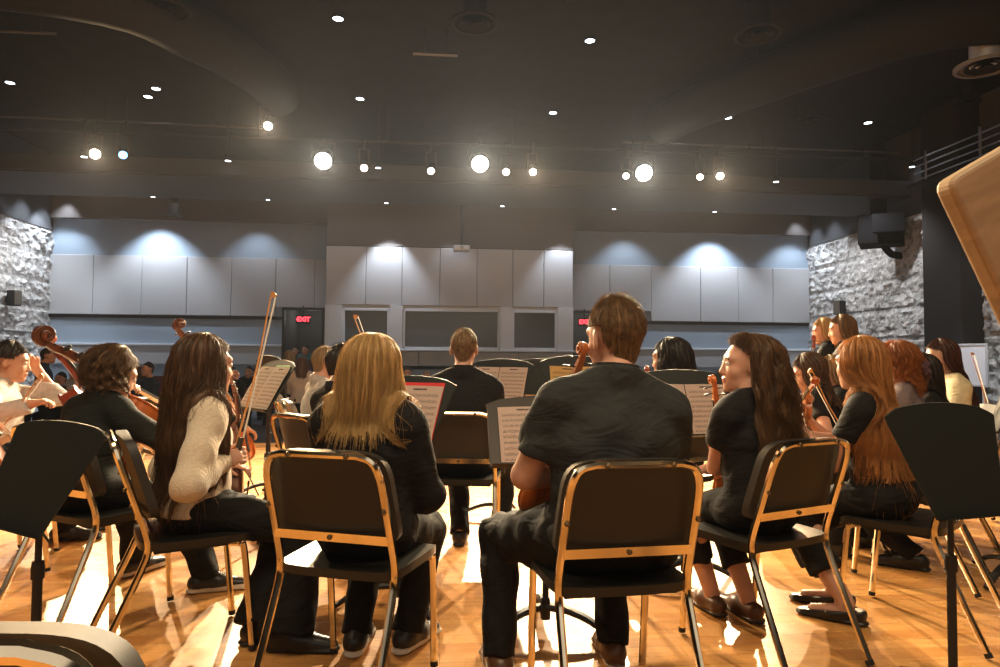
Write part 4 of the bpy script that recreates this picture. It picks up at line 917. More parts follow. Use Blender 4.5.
def hair_mesh(O, M, s, sp, coll, name='hair'):
    """hair combed from the crown over the skull and then hanging; theta 0 is the back of the head"""
    rad = np.float32((0.078, 0.098, 0.088)) * s; C = np.float32((0, -0.012, 0.03)) * s; ar = 0.088 * s
    fall = sp.get('fall', 92) * PI / 180; down = M.T @ np.float32((0, 0, -1))
    Lb, Ls, Lf, tf = sp.get('back', 0.5), sp.get('side', 0.45), sp.get('front', 0.085), sp.get('face', 118) * PI / 180
    Lb2 = sp.get('len_right', None)
    vol, vtop = sp.get('vol', 0.018), sp.get('vtop', sp.get('vol', 0.018)); amp, wf = sp.get('wave', 0.0), sp.get('freq', 150.0)
    spread = sp.get('spread', 0.10); seed = sp.get('seed', 3); rg = np.random.default_rng(seed)
    ph1 = rg.uniform(0, 6.28, 8); fq = rg.integers(2, 13, 8); wph = rg.uniform(0, 6.28, 64)
    def colnoise(th): return sum(np.sin(th * fq[i] + ph1[i]) for i in range(8)) / 4
    part = sp.get('part', 0.0)
    def Lof(th):
        a = np.abs((th + PI) % (2 * PI) - PI); t = np.clip(a / sp.get('tspan', tf), 0, 1)
        L = Lb + (Ls - Lb) * t ** 2
        L = np.where(a > tf, Lf + (sp.get('temple', 0.125) - Lf) * np.clip((PI - a) / (PI - tf), 0, 1) ** 2.2, L)
        if 'ear' in sp: L = np.where((a > sp['ear'][0]) & (a < sp['ear'][1]), np.minimum(L, sp['ear'][2]), L)
        return L * (1 + 0.05 * sp.get('ragged', 1.0) * colnoise(th * 3))
    def pos(th, sl, extra):
        th = th + part
        phi = np.minimum(sl / ar, fall); rest = np.maximum(sl - fall * ar, 0)
        tw = (th + PI) % (2 * PI) - PI; gt = sp.get('gather', 1.0); th = tw * (1 - (1 - gt) * np.clip((rest - 0.03) / 0.14, 0, 1) ** 1.3) if gt < 1 else tw
        d = np.stack([np.sin(th), -np.cos(th), np.zeros_like(th)], -1)
        tt = np.clip(sl / 0.10, 0, 1)
        aa = np.abs((th + PI) % (2 * PI) - PI); fr = np.clip((aa - tf + 0.6) / 0.85, 0, 1); fr = fr * fr * (3 - 2 * fr); endt = np.clip(sl / max(Lf, 0.01), 0, 1)
        v = (vtop * (1 - tt) + vol * tt) * (1 - fr * 0.92 * np.clip(endt * 2.2, 0, 1)) + extra * (1 - 0.6 * fr * endt)
        if amp:
            w = np.sin(sl * wf + wph[(th * 9).astype(int) % 64] + 1.3 * np.sin(th * 5)); g = np.clip((sl - 0.05) / 0.08, 0, 1)
            g = g * (1 - 0.85 * fr); v = v + amp * w * g; th2 = th + amp * 5 * np.cos(sl * wf * 0.9 + wph[(th * 7).astype(int) % 64]) * g; d = np.stack([np.sin(th2), -np.cos(th2), np.zeros_like(th)], -1)
        r = rad + v[..., None]
        p = C + np.stack([r[..., 0] * np.sin(phi) * d[..., 0], r[..., 1] * np.sin(phi) * d[..., 1], r[..., 2] * np.cos(phi)], -1)
        hor = d
        p = p + rest[..., None] * down + hor * (spread * rest * np.exp(-rest * 3) - sp.get('taper', 0.0) * rest ** 2)[..., None]
        return O + p @ M.T
    def collide(P, margin):
        for it in range(6):
            dd = sdf_points(coll, P); m_ = dd < margin
            if not m_.any(): break
            q = P[m_]; e = 0.004; g = np.stack([sdf_points(coll, q + np.float32(v)) - dd[m_] for v in ((e, 0, 0), (0, e, 0), (0, 0, e))], -1); g /= (np.linalg.norm(g, axis=-1, keepdims=True) + 1e-6)
            P[m_] = q + g * (margin - dd[m_])[:, None]
        return P
    nt, nv = sp.get('nt', 132), sp.get('nv', 30)
    th = np.linspace(-PI, PI, nt, endpoint=False).astype(np.float32); Lc = Lof(th); Lc = Lc * (1 + sp.get('ragged', 1.0) * 0.012 * rg.uniform(-1, 1, nt)) * sp.get('shell', 0.95)
    sj = (np.linspace(0, 1, nv) * Lc.max()).astype(np.float32)
    TH = np.repeat(th[:, None], nv, 1); SL = np.minimum(sj[None], Lc[:, None])
    clump = 0.0035 * np.sin(TH * 23 + 2 * np.sin(SL * 9)) + 0.0025 * np.sin(TH * 41 + 3 * np.sin(SL * 7 + TH * 3))
    P = pos(TH, SL, clump * np.clip(SL / 0.08, 0, 1) * sp.get('clump', 1.0)).reshape(-1, 3)
    if coll: P = collide(P, sp.get('margin', 0.020))
    UV = np.stack([TH / (2 * PI) + 0.5, SL * 4], -1).reshape(-1, 2)
    i = np.arange(nt); j = np.arange(nv - 1); I, J = np.meshgrid(i, j, indexing='ij'); I2 = (I + 1) % nt
    keep = sj[J] < np.minimum(Lc[I], Lc[I2]) - 1e-4
    Q = np.stack([I * nv + J, I * nv + J + 1, I2 * nv + J + 1, I2 * nv + J], -1)[keep]
    # inner sheet closes the shell
    n0 = len(P); ctr = O + M @ (C + np.float32((0, 0, -0.02)))
    axis_pt = P.copy(); inn = P - ctr; hz = inn.copy(); hz[:, 2] *= np.where(P[:, 2] > ctr[2], 1, 0.0); ln = np.linalg.norm(hz, axis=1, keepdims=True) + 1e-6
    P2 = P - hz / ln * 0.009
    Ps = [P, P2]; Qs = [Q, Q[:, ::-1] + n0]; UVs = [UV, UV]; off = 2 * n0
    # rim between the sheets at the tips
    N = sp.get('strands', 500)
    if N:
        m_ = sp.get('pts', 12)
        t0 = rg.uniform(-PI, PI, N).astype(np.float32); Ls0 = Lof(t0)
        if sp.get('tuft'):           # short hair: little locks standing off the shell
            a0 = rg.uniform(0.0, 1, N) ** 0.8 * Ls0; SLs = a0[:, None] + np.linspace(0, 1, m_)[None] * (sp['tuft'] * rg.uniform(0.6, 1.3, N))[:, None]
            ex = np.linspace(-0.004, 1, m_)[None] * (sp.get('lift', 0.01) * rg.uniform(0.2, 1.2, N) * np.clip(1.25 - a0 / 0.16, 0.15, 1))[:, None]
            SLs = np.minimum(SLs, (Ls0 * 1.02)[:, None])
        else:
            a0 = rg.uniform(0.0, 0.25, N) * Ls0; Le = Ls0 * rg.uniform(0.8, 1.06, N); SLs = a0[:, None] + np.linspace(0, 1, m_)[None] * (Le - a0)[:, None]
            fl = sp.get('fly', 0.012); ex = (0.001 + fl * rg.uniform(0, 1, N) ** 3)[:, None] * np.clip(np.linspace(0.1, 1.2, m_), 0, 1)[None] * (1 + 0.6 * np.sin(np.linspace(0, 9, m_)[None] + rg.uniform(0, 6, N)[:, None]))
        THs = t0[:, None] + rg.uniform(-0.05, 0.05, N)[:, None] * np.linspace(0, 1, m_)[None] + 0.02 * np.sin(SLs * 30 + t0[:, None] * 40)
        S = pos(THs.astype(np.float32), SLs.astype(np.float32), ex.astype(np.float32))
        if coll and not sp.get('tuft'): S = collide(S.reshape(-1, 3), sp.get('margin', 0.020) + 0.003).reshape(N, m_, 3)
        T = np.gradient(S, axis=1); T /= np.linalg.norm(T, axis=2, keepdims=True) + 1e-9
        up = np.float32((0.3, 0.2, 1)); A = np.cross(T, up); A /= np.linalg.norm(A, axis=2, keepdims=True) + 1e-9; B = np.cross(T, A)
        w = sp.get('thick', 0.0011) * rg.uniform(0.5, 1.2, N)[:, None, None] * np.linspace(1.1, 0.35, m_)[None, :, None]
        ringp = np.stack([S + (A * math.cos(q) + B * math.sin(q)) * w for q in (0, 2.094, 4.189)], 2)   # N,m,3,3
        k = np.arange(N)[:, None, None] * m_ * 3 + np.arange(m_ - 1)[None, :, None] * 3; c = np.arange(3)[None, None]
        c2 = (c + 1) % 3; SQ = np.stack([k + c, k + c2, k + 3 + c2, k + 3 + c], -1).reshape(-1, 4)
        Ps.append(ringp.reshape(-1, 3)); Qs.append(SQ + off)
        u = np.repeat(np.stack([np.repeat((t0 / (2 * PI) + 0.5)[:, None], m_, 1), SLs * 4], -1)[:, :, None], 3, 2).reshape(-1, 2); UVs.append(u)
    return npmesh(name, np.concatenate(Ps), np.concatenate(Qs), HAIR[sp['col']], uv=np.concatenate(UVs))
def person(label, x, y, yaw, top=1.25, lean=4, side=0, head=(0, 0, 0), w=0.165, wb=1.0, arms=None, feet=None, stand=False, sleeve='short', topm='black', botm='trouser', leg='long', shoe='black', collar=None, hair=None, skin='fair', h=0.009, hh=0.0055, hs=0.97, fit=0.013, group='young players of the orchestra', eyes=True, brow='brown', neck_cut=0.0, extra=None, armr=1.0, slen=0.48, flare=0.0, thigh=1.0, wr=0.004, handh=None, ground_z=0.0, hump=0.0):
    yr = R(yaw)
    rt = root('person', label, 'person', place(x, y, yr, ground_z), group)
    zb = 0.45 if not stand else top * 0.50
    k = (top - zb) / 0.885; hk = k if not stand else top / 1.75
    if not stand: hk = 0.5 + 0.5 * k
    H0 = np.float32((0, 0, zb + 0.095)); RT = rx(-R(lean)) @ ry(R(side))
    def T(px, py, pz): return H0 + RT @ (np.float32((px, py, pz)) - H0)
    n_b = RT @ V3(0, 1, 0)
    zs, zn, zh = zb + 0.545 * k, zb + 0.635 * k, zb + 0.88 * k - 0.118 * hs
    bw = wb
    torso = [ellip(T(0, -0.02, zb + 0.085), (0.165 * bw, 0.125 * bw, 0.105), RT, 0.05), ellip(T(0, -0.005, zb + 0.24 * k), (0.135 * bw, 0.10 * bw, 0.15 * k), RT, 0.05),
             ellip(T(0, -0.012 - hump * 0.5, zb + 0.395 * k), ((w - 0.018) * (0.35 + 0.65 * bw), 0.106 * (0.5 + 0.5 * bw), 0.165 * k), RT, 0.045),
             capsule(T(-w * 0.8, -0.02 - hump, zs - 0.014), T(w * 0.8, -0.02 - hump, zs - 0.014), 0.046, 0.046, 0.04), ]
    nb = T(0, -0.03 - hump * 0.5, zn - 0.01)
    O = T(0, 0.012, zh); M = rz(R(head[0])) @ rx(R(head[1])) @ ry(R(head[2]))
    trap = [capsule(nb, T(q * w * 0.82, -0.022 - hump, zs + 0.010), 0.040, 0.034, 0.035) for q in (-1, 1)]
    neck = [capsule(nb, O + M @ (V3(0, -0.022, -0.06) * hs), 0.052 * (0.5 + 0.5 * bw), 0.050 * hs, 0.025)]
    headp = head_prims(O, M, hs)
    body = list(torso) + trap + neck + headp; tops = [inflate(p, fit) for p in torso + trap] + [inflate(capsule(nb, nb + (O - nb) * 0.3, 0.052 * (0.5 + 0.5 * bw), 0.052 * (0.5 + 0.5 * bw), 0.03), fit * 0.7)]
    fineX, fineY, fineZ = [], [], []
    ext = 0.12 * hs
    if hh < h:
        fineX.append((O[0] - ext, O[0] + ext, hh)); fineY.append((O[1] - ext, O[1] + ext, hh)); fineZ.append((O[2] - ext - 0.01, O[2] + ext, hh))
    l1, l2 = 0.285 * hk, 0.25 * hk
    arms = arms or {}; hands = {}
    for nm, sx in (('L', -1), ('R', 1)):
        S = T(sx * w, -0.018 - hump, zs - 0.030)
        a = arms.get(nm) or ((sx * 0.08, 0.30, zb + 0.19), (sx * 0.45, -0.4, -0.8))
        tgt = np.float32(a[0]); pole = np.float32(a[1]); E, W = ik(S, tgt, l1, l2, pole)
        g = (0.5 + 0.5 * bw) * armr
        ua = capsule(S, E, 0.043 * g, 0.036 * g, 0.03); fa = capsule(E, W, 0.036 * g, 0.025 * g, 0.012)
        body += [ua, fa]
        f = unit(W - E) if len(a) < 3 or a[2] is None else unit(a[2]); n = np.float32(a[3]) if len(a) > 3 and a[3] is not None else V3(0, 0, 1)
        curl = a[4] if len(a) > 4 else 0.55
        body += hand_prims(W, f, n, V3(-sx, 0.2, 0.3) if len(a) < 6 else V3(*a[5]), curl, 0.95 * hk)
        hands[nm] = (W, f)
        if handh:
            c = W + f * 0.09
            for lst, q in ((fineX, 0), (fineY, 1), (fineZ, 2)): lst.append((float(c[q]) - 0.1, float(c[q]) + 0.1, handh))
        if sleeve == 'short':
            d = unit(E - S); c = S + d * l1 * slen; tops += [inflate(capsule(S, E, 0.043 * g, 0.046 * g, 0.028, cut=[(c, d)]), fit + 0.004)]
        elif sleeve == 'none': pass
        else:
            d = unit(W - E); c = E + d * l2 * (0.97 if sleeve != 'three' else 0.45)
            tops += [inflate(ua, fit + 0.003), inflate(capsule(E, W, 0.037 * g, 0.029 * g, 0.03, cut=[(c, d)]), fit + 0.003)]
    # legs
    legs_c = []; tl, sl = (0.43 * hk, 0.40 * hk) if not stand else (0.245 * top, 0.245 * top)
    feet = feet or {}; shoes = []
    for nm, sx in (('L', -1), ('R', 1)):
        hp = np.float32((sx * 0.085 * bw, 0.0, zb + (0.085 if not stand else 0.05)))
        fx, fy, fyaw = (list(feet.get(nm) or ((sx * 0.11, 0.40) if not stand else (sx * 0.1, 0.02))) + [0])[:3]
        fz = feet[nm][3] if nm in feet and len(feet[nm]) > 3 else 0.0
        A = np.float32((fx, fy, 0.085 + fz)); pole = V3(sx * 0.12, 0.75, 0.8) if not stand else V3(0, 1, 0.1)
        K, A2 = ik(hp, A, tl, sl, pole)
        th = capsule(hp, K, 0.082 * bw * thigh, 0.055 * (0.6 + 0.4 * bw), 0.04); sh = capsule(K, A2, 0.052 * (0.6 + 0.4 * bw), 0.036, 0.02)
        calf = ellip(K * 0.66 + A2 * 0.34 + V3(0, -0.018, 0), (0.046, 0.046, 0.11), None, 0.03)
        fd = rz(R(fyaw)) @ V3(0, 1, 0); toe = A2 + fd * 0.13 + V3(0, 0, -0.055)
        body += [th, sh, calf, capsule(A2 + V3(0, 0, -0.04), toe, 0.034, 0.026, 0.02)]
        d = unit(A2 - K); frac = {'long': 1.05, 'crop': 0.62, 'knee': 0.12, 'mid': 0.8}[leg]; c = K + (A2 - K) * frac
        legs_c += [inflate(th, 0.012), inflate(capsule(K, A2 + (A2 - K) * 0.12, 0.054 * (0.6 + 0.4 * bw), (0.046 + flare), 0.03, cut=[(c, d)]), 0.012)]
        if leg == 'long': legs_c.append(inflate(ellip(calf['c'], (0.045, 0.045, 0.11), None, 0.03), 0.010))
        shoes.append((nm, A2.copy(), fd, fz))
    cutz = zb + 0.0
    bot = [inflate(torso[0], 0.008)] + legs_c
    P, Q = solid(body, h, [fineX, fineY, fineZ])
    # lips and brows are patches of the same continuous skin
    loc = ((P - O) @ M) / hs; fc = loc[Q].mean(1); mi = np.zeros(len(Q), np.int32)
    mi[(np.abs(fc[:, 0]) < 0.024) & (fc[:, 1] > 0.08) & (fc[:, 2] < -0.0535) & (fc[:, 2] > -0.077)] = 1
    mi[(np.abs(np.abs(fc[:, 0]) - 0.032) < 0.019) & (fc[:, 1] > 0.055) & (np.abs(fc[:, 2] - 0.030 + 6 * (np.abs(fc[:, 0]) - 0.03) ** 2) < 0.0048)] = 2
    ob('body', npmesh('body', P, Q, [SKIN[skin], LIPS[skin], HAIR[brow]], mi), rt)
    if eyes:
        for q in (-1, 1):
            e = MB().ball((0, 0, 0), 0.0125 * hs, 14); ir = MB().ball((0, 0.0062 * hs, 0), 0.0072 * hs, 12)
            Mx = Matrix.Translation(Vector(O + M @ (np.float32((q * 0.031, 0.0775, 0.008)) * hs))) @ Matrix([list(map(float, r_)) for r_ in M]).to_4x4()
            eo = ob('eye', e.mesh('eye', m_eye), rt, Mx); ob('iris', ir.mesh('iris', m_iris), eo)
    r1, r2, r3 = rng.uniform(0, 6, 3)
    def wrink(G):
        return wr * (np.sin(G[:, 2] * 26 + 5 * np.sin(G[:, 0] * 8 + r1) + 3 * np.sin(G[:, 1] * 11)) * 0.6 + np.sin(G[:, 2] * 47 + 18 * G[:, 0] + r2 + 3 * np.sin(G[:, 1] * 19)) * 0.4) * np.clip(1.2 - 1.1 * np.clip((G[:, 2] - zs + 0.15) / 0.2, 0, 1), 0.45, 1)
    up = unit(RT @ V3(0, 0.12, 1))
    pl = [(T(0, 0, zn + 0.004 + neck_cut), up), (T(0, 0, zb + (0.06 if not stand else 0.02)), -(RT @ V3(0, 0, 1)))]
    P, Q = solid(tops, h, None, wrink, pl)
    so = ob({'knit': 'sweater', 'cream': 'blouse'}.get(topm, 'shirt'), npmesh('shirt', P, Q, CLOTH[topm]), rt)
    if collar:
        c0 = nb + (O - nb) * 0.10
        pts = [c0 + RT @ (np.float32((0.068 * math.sin(a) * (0.5 + 0.5 * bw), -0.074 * math.cos(a) + 0.012, -0.004 - 0.022 * max(0, -math.cos(a))))) for a in np.linspace(-2.75, 2.75, 22)]
        ob('collar', MB().sweep([Vector(p) for p in pts], [(-0.0035, -0.028), (0.0035, -0.028), (0.0035, 0.024), (-0.0035, 0.024)], up=Vector(up)).mesh('collar', CLOTH[topm]), rt)
    P, Q = solid(bot, h, None, lambda G: 0.003 * (np.sin(G[:, 1] * 38 + 6 * np.sin(G[:, 0] * 14 + r3)) + np.sin(G[:, 2] * 33 + 9 * G[:, 1] + 4 * np.sin(G[:, 0] * 20))))
    ob('trousers' if leg != 'knee' else 'skirt', npmesh('trousers', P, Q, CLOTH[botm]), rt)
    for nm, A, fd, fz in shoes:
        g = V3(A[0], A[1], fz); a = np.cross(fd, V3(0, 0, 1)); boot = shoe in ('boot', 'hightop'); s = hk
        pr = [capsule(g + fd * -0.045 + V3(0, 0, 0.045), g + fd * 0.05 + V3(0, 0, 0.045), 0.038, 0.043, 0.03), capsule(g + fd * 0.05 + V3(0, 0, 0.035), g + fd * 0.165 + V3(0, 0, 0.022), 0.043, 0.031, 0.03),
              capsule(g + fd * -0.02 + V3(0, 0, 0.05), A + V3(0, 0, 0.0 if not boot else 0.03), 0.042, 0.040 if not boot else 0.043, 0.03, cut=[(A + V3(0, 0, -0.012 if not boot else 0.05), V3(0, 0, 1))])]
        if shoe in ('flat', 'sandal'): pr = [pr[0], pr[1]]
        pr += [capsule(g + fd * -0.05 + V3(0, 0, 0.012), g + fd * 0.165 + V3(0, 0, 0.012), 0.040, 0.040, 0.006, sq=(V3(0, 0, 1), 0.3))]
        planes = [(V3(0, 0, fz + 0.001), V3(0, 0, -1))]
        if shoe == 'flat': planes.append((g + V3(0, 0, 0.055), unit(V3(0, 0, 1) + fd * 0.15)))
        P, Q = solid(pr, 0.006, None, None, planes)
        mi = (P[Q].mean(1)[:, 2] < fz + (0.028 if shoe in ('hightop', 'sneaker') else 0.016)).astype(np.int32)
        up_m = {'brown': m_shoeb, 'sandal': m_shoeb}.get(shoe, m_shoe)
        sm = ob('shoe', npmesh('shoe', P, Q, [up_m, m_sole if shoe in ('hightop', 'sneaker', 'brown') else m_solek], mi), rt)
        if shoe in ('hightop', 'sneaker', 'brown'):
            lc = MB()
            for i in range(5):
                t = i / 4; c = g + fd * (0.105 - 0.075 * t) + V3(0, 0, 0.066 + 0.03 * t); lc.tube([Vector(c - a * 0.022), Vector(c + V3(0, 0, 0.010)), Vector(c + a * 0.022)], 0.003, 5)
            ob('laces', lc.mesh('laces', m_lace if shoe != 'brown' else m_shoeb), sm)
        if shoe == 'hightop':
            for sd in (1, -1):
                c = Vector(A + a * 0.040 * sd + V3(0, 0, 0.012)); star = [(0.019 * (1 if i % 2 == 0 else 0.42) * math.sin(i * PI / 5), 0.019 * (1 if i % 2 == 0 else 0.42) * math.cos(i * PI / 5)) for i in range(10)]
                Mx = Matrix.Translation(c) @ Vector(a * sd).to_track_quat('Z', 'Y').to_matrix().to_4x4()
                ob('patch', MB().lathe([(0, 0.004), (0.026, 0.004), (0.028, 0)], n=20).prism(star, 0.002, 0.0062, 1).mesh('patch', [m_sole, m_shoe], False), sm, Mx)
    if hair:
        coll = [inflate(p, 0.002 + fit) for p in torso + trap] + neck + [headp[1], headp[2]] if hair.get('coll', True) else None
        if coll is not None:
            for p in coll: p['cut'] = []
        ob('hair', hair_mesh(O, M, hs, hair, coll), rt)
        if 'bun' in hair:
            bx, by, bz, br = hair['bun']; c = O + M @ (V3(bx, by, bz) * hs)
            b = MB(); rg = random.Random(5)
            b.ball(c, br, 16)
            for i in range(60):
                a = rg.uniform(0, 6.28); t = rg.uniform(-0.6, 0.6); pts = []
                for q in range(9):
                    e = a + q * 0.35; r_ = br * (1.0 + 0.08 * math.sin(q + i)); pts.append(Vector(c) + Vector((r_ * math.cos(e) * math.cos(t), r_ * math.sin(t + 0.3 * math.sin(e)), r_ * math.sin(e) * math.cos(t))))
                b.tube(pts, 0.0022, 4)
            ob('bun', b.mesh('bun', HAIR[hair['col']]), rt)
    mw = rt.matrix_world
    info = dict(root=rt, O=mw @ Vector(O), hands={q: (mw @ Vector(v[0]), (mw.to_3x3() @ Vector(v[1]))) for q, v in hands.items()})
    if extra: extra(rt, O, M, hs, T)
    return info
# ------------------------------------------------------------------ who and what stands where
def loc(x, y, yaw, P):
    q = place(x, y, R(yaw)).inverted() @ Vector(P); return (q.x, q.y, q.z)
def foot(x, y, yaw, px, py, fyaw=0, z=0.07):
    q = loc(x, y, yaw, ground(px, py, z)); return (q[0], q[1], fyaw)
def H(col, kind, **k):
    b = dict(long=dict(back=0.62, side=0.52, face=118, vol=0.022, spread=0.10, strands=700, gather=0.62),
             bob=dict(gather=0.82, back=0.40, side=0.37, face=116, vol=0.026, spread=0.16, strands=600),
             short=dict(back=0.265, side=0.145, tspan=1.45, front=0.088, face=112, vol=0.003, fall=100, spread=-0.36, vtop=0.018, shell=0.97, strands=1800, tuft=0.03, lift=0.014, pts=5, thick=0.0009, ear=(1.2, 1.98, 0.138), nv=20, coll=False, ragged=0.5, clump=0.6),
             curly=dict(back=0.27, side=0.25, face=116, vol=0.038, vtop=0.034, wave=0.010, freq=120, strands=1100, fly=0.02, coll=True, ragged=1.5),
             wavy=dict(gather=0.66, back=0.62, side=0.56, face=114, vol=0.030, vtop=0.02, wave=0.008, freq=55, spread=0.16, strands=900, fly=0.02))[kind]
    b = dict(b); b.update(col=col); b.update(k); return b
# ---- chairs
chair(-0.605, 0.945, 0, 'black band chair close to the camera, only its rounded backrest showing')
chair(-1.80, 3.02, -25, 'black band chair under the curly-haired player in black at the left')
chair(-1.25, 2.68, -58, 'black band chair under the girl in the cream sweater')
chair(-0.49, 2.33, -15, 'black band chair under the blonde girl, seen square from behind')
chair(0.357, 2.19, 10, 'black band chair under the broad man in the charcoal polo')
chair(1.05, 2.71, 27, 'black band chair under the wavy-haired girl looking over her left shoulder')
chair(1.81, 2.965, 43, 'black band chair under the girl with very long strawberry blond hair')
chair(-0.22, 3.95, -3, 'black band chair under the young man with cropped hair in the middle')
# ---- seated players, nearest first
x, y, a = -1.885, 3.05, -25
person('person in black with a bushy curly bob bending over a cello', x, y, a, top=1.178, lean=14, head=(-22, -18, 6), w=0.17, sleeve='long', topm='black_green', hair=H('umber', 'curly', strands=1900, wave=0.012, back=0.25), collar=None, shoe='sneaker',
       feet=dict(L=(-0.22, 0.42, 0), R=foot(x, y, a, 206, 577, -45)), arms=dict(L=((-0.20, 0.30, 0.95), (-0.9, -0.2, -0.5), None, (0, 0, 1), 0.9), R=((0.30, 0.42, 0.62), (0.9, -0.3, -0.3))))
x, y, a = -1.22, 2.72, -50
rh = loc(x, y, a, at(232, 456, 2.68))
pB = person('girl with long dark brown hair in a cream cable sweater holding a bow upright', x, y, a, top=1.215, lean=2, head=(8, -2, 0), w=0.165, sleeve='long', topm='knit', fit=0.021, wr=0.006, hair=H('brown', 'wavy', back=0.76, side=0.62, wave=0.008, freq=45, vol=0.038, vtop=0.022, gather=0.84, spread=0.2, strands=1700, seed=11), shoe='boot', flare=0.05,
       feet=dict(L=foot(x, y, a, 262, 625, -25), R=foot(x, y, a, 288, 632, -42)), arms=dict(L=((-0.14, 0.14, 0.66), (-0.5, -0.4, -0.8)), R=((rh[0], rh[1] - 0.05, rh[2] - 0.02), (0.55, -0.5, -0.9), (0.35, 0.85, 0.3), (0.9, 0, 0.4), 0.95)), hh=0.006, handh=0.0055)
x, y, a = -0.47, 2.39, -14
person('blonde girl in black with straight shoulder-length hair, seen from behind', x, y, a, top=1.205, lean=3, head=(4, -4, 0), w=0.158, sleeve='long', fit=0.024, wr=0.006, hair=H('blonde', 'bob', back=0.42, side=0.37, gather=0.74, vol=0.036, vtop=0.024, spread=0.10, strands=1500, fly=0.015, seed=4, face=112), shoe='hightop',
       feet=dict(L=foot(x, y, a, 357, 632, 12), R=foot(x, y, a, 409, 630, -14)), arms=dict(L=((-0.06, 0.32, 0.70), (-0.5, -0.4, -0.8)), R=((0.08, 0.30, 0.66), (0.45, -0.4, -0.8))))
x, y, a = 0.36, 2.27, 10
lh = loc(x, y, a, at(562, 478, 2.5))
person('broad man in a charcoal polo shirt with short brown hair, seen from behind', x, y, a, top=1.35, lean=6, side=5, head=(14, -2, -3), w=0.200, wb=1.34, armr=1.14, slen=0.66, topm='charcoal', collar=True, fit=0.016, wr=0.0085, hair=H('crop', 'short', back=0.275, strands=5200, vtop=0.024, vol=0.006, tuft=0.036, lift=0.022, seed=8), shoe='brown', skin='fair', hh=0.0048, thigh=1.1, hump=0.015, hs=1.11,
       feet=dict(L=foot(x, y, a, 499, 655, 4), R=foot(x, y, a, 612, 642, -4)), arms=dict(L=((lh[0], lh[1], lh[2]), (-0.75, -0.15, -0.75), None, (-0.4, 0, 0.9), 0.9), R=((0.12, 0.34, 0.66), (0.85, -0.35, -0.6))))
x, y, a = 1.055, 2.76, 27
pE = person('girl in a black tee with long wavy brown hair looking back over her left shoulder', x, y, a, top=1.235, lean=4, head=(57, 2, -3), w=0.16, topm='black', hair=H('umber', 'wavy', back=0.60, side=0.56, face=98, wave=0.018, freq=42, vol=0.044, vtop=0.016, gather=0.98, strands=2600, fly=0.045, spread=0.36, seed=21, front=0.07), shoe='sandal', leg='crop', hh=0.0034, h=0.009,
       feet=dict(L=foot(x, y, a, 712, 596, -10), R=foot(x, y, a, 748, 602, -8)), arms=dict(L=(loc(x, y, a, at(724, 430, 3.0)), (-0.6, -0.3, -0.9), None, (-0.5, 0, 0.8), 0.9), R=((0.06, 0.32, 0.64), (0.8, -0.4, -0.5))))
x, y, a = 1.71, 3.02, 43
person('girl in black with very long strawberry blond hair, seen from behind', x, y, a, top=1.245, lean=7, head=(-16, -3, 2), w=0.162, topm='black', hair=H('strawberry', 'long', back=0.70, side=0.60, vol=0.026, vtop=0.020, gather=0.5, spread=0.04, strands=2200, fly=0.022, seed=31, ragged=2.2), shoe='flat', leg='crop', flare=0.03,
       feet=dict(L=foot(x, y, a, 836, 592, 12), R=foot(x, y, a, 846, 606, 12)), arms=dict(L=(loc(x, y, a, at(800, 428, 3.2)), (-0.2, -0.4, -1.0), None, None, 0.9), R=((0.0, 0.40, 0.78), (0.8, -0.4, -0.5))))
x, y, a = -0.22, 4.02, -3
person('young man in a black shirt with cropped brown hair, seen from behind in the middle', x, y, a, top=1.318, lean=3, head=(0, 0, 0), w=0.185, wb=1.08, topm='black', collar=True, hair=H('crop', 'short', vtop=0.012, tuft=0.016, lift=0.008, strands=2200, back=0.25), hs=1.0, hh=0.006,
       feet=dict(L=foot(x, y, a, 460, 532, 0), R=foot(x, y, a, 500, 532, 0)))
FAR = dict(h=0.011, hh=0.006)
x, y, a = -3.08, 4.1, -68
person('boy in a white shirt with short dark hair playing a cello at the far left', x, y, a, top=1.215, lean=6, head=(2, -8, 0), w=0.175, wb=1.15, topm='white', sleeve='long', skin='tan', brow='dark', wr=0.009, hair=H('dark', 'short', strands=900, vtop=0.026, vol=0.014), arms=dict(L=(loc(x, y, a, at(36, 368, 4.35)), (-0.2, 0.2, -1.0), None, (-0.7, -0.2, 0.5), 1.0), R=(loc(x, y, a, at(31, 404, 3.75)), (0.8, -0.3, -0.5), None, None, 0.8)), **FAR)
chair(-3.1, 4.08, -68, 'black band chair under the boy in the white shirt at the far left')
x, y, a = -1.30, 4.78, -60
def glasses(rt, O, M, hs, T):
    g = MB()
    for q in (-1, 1):
        c = [O + M @ (np.float32((q * 0.032 + 0.02 * math.cos(t), 0.104, 0.006 + 0.016 * math.sin(t))) * hs) for t in np.linspace(0, 2 * PI, 14)]
        g.tube([Vector(p) for p in c], 0.0016, 5); g.tube([Vector(O + M @ (np.float32(p) * hs)) for p in ((q * 0.052, 0.104, 0.01), (q * 0.078, 0.07, 0.012), (q * 0.083, -0.01, 0.012))], 0.0016, 5)
    g.tube([Vector(O + M @ (np.float32(p) * hs)) for p in ((-0.012, 0.105, 0.008), (0.012, 0.105, 0.008))], 0.0016, 5)
    ob('glasses', g.mesh('glasses', m_dark), rt)
person('fair boy with glasses and cropped sandy hair in a white shirt', x, y, a, top=1.215, lean=5, head=(6, -4, 0), w=0.165, topm='white', hair=H('sandy', 'short', strands=900, vtop=0.014, tuft=0.02), extra=glasses, **FAR)
x, y, a = -0.90, 3.66, -42
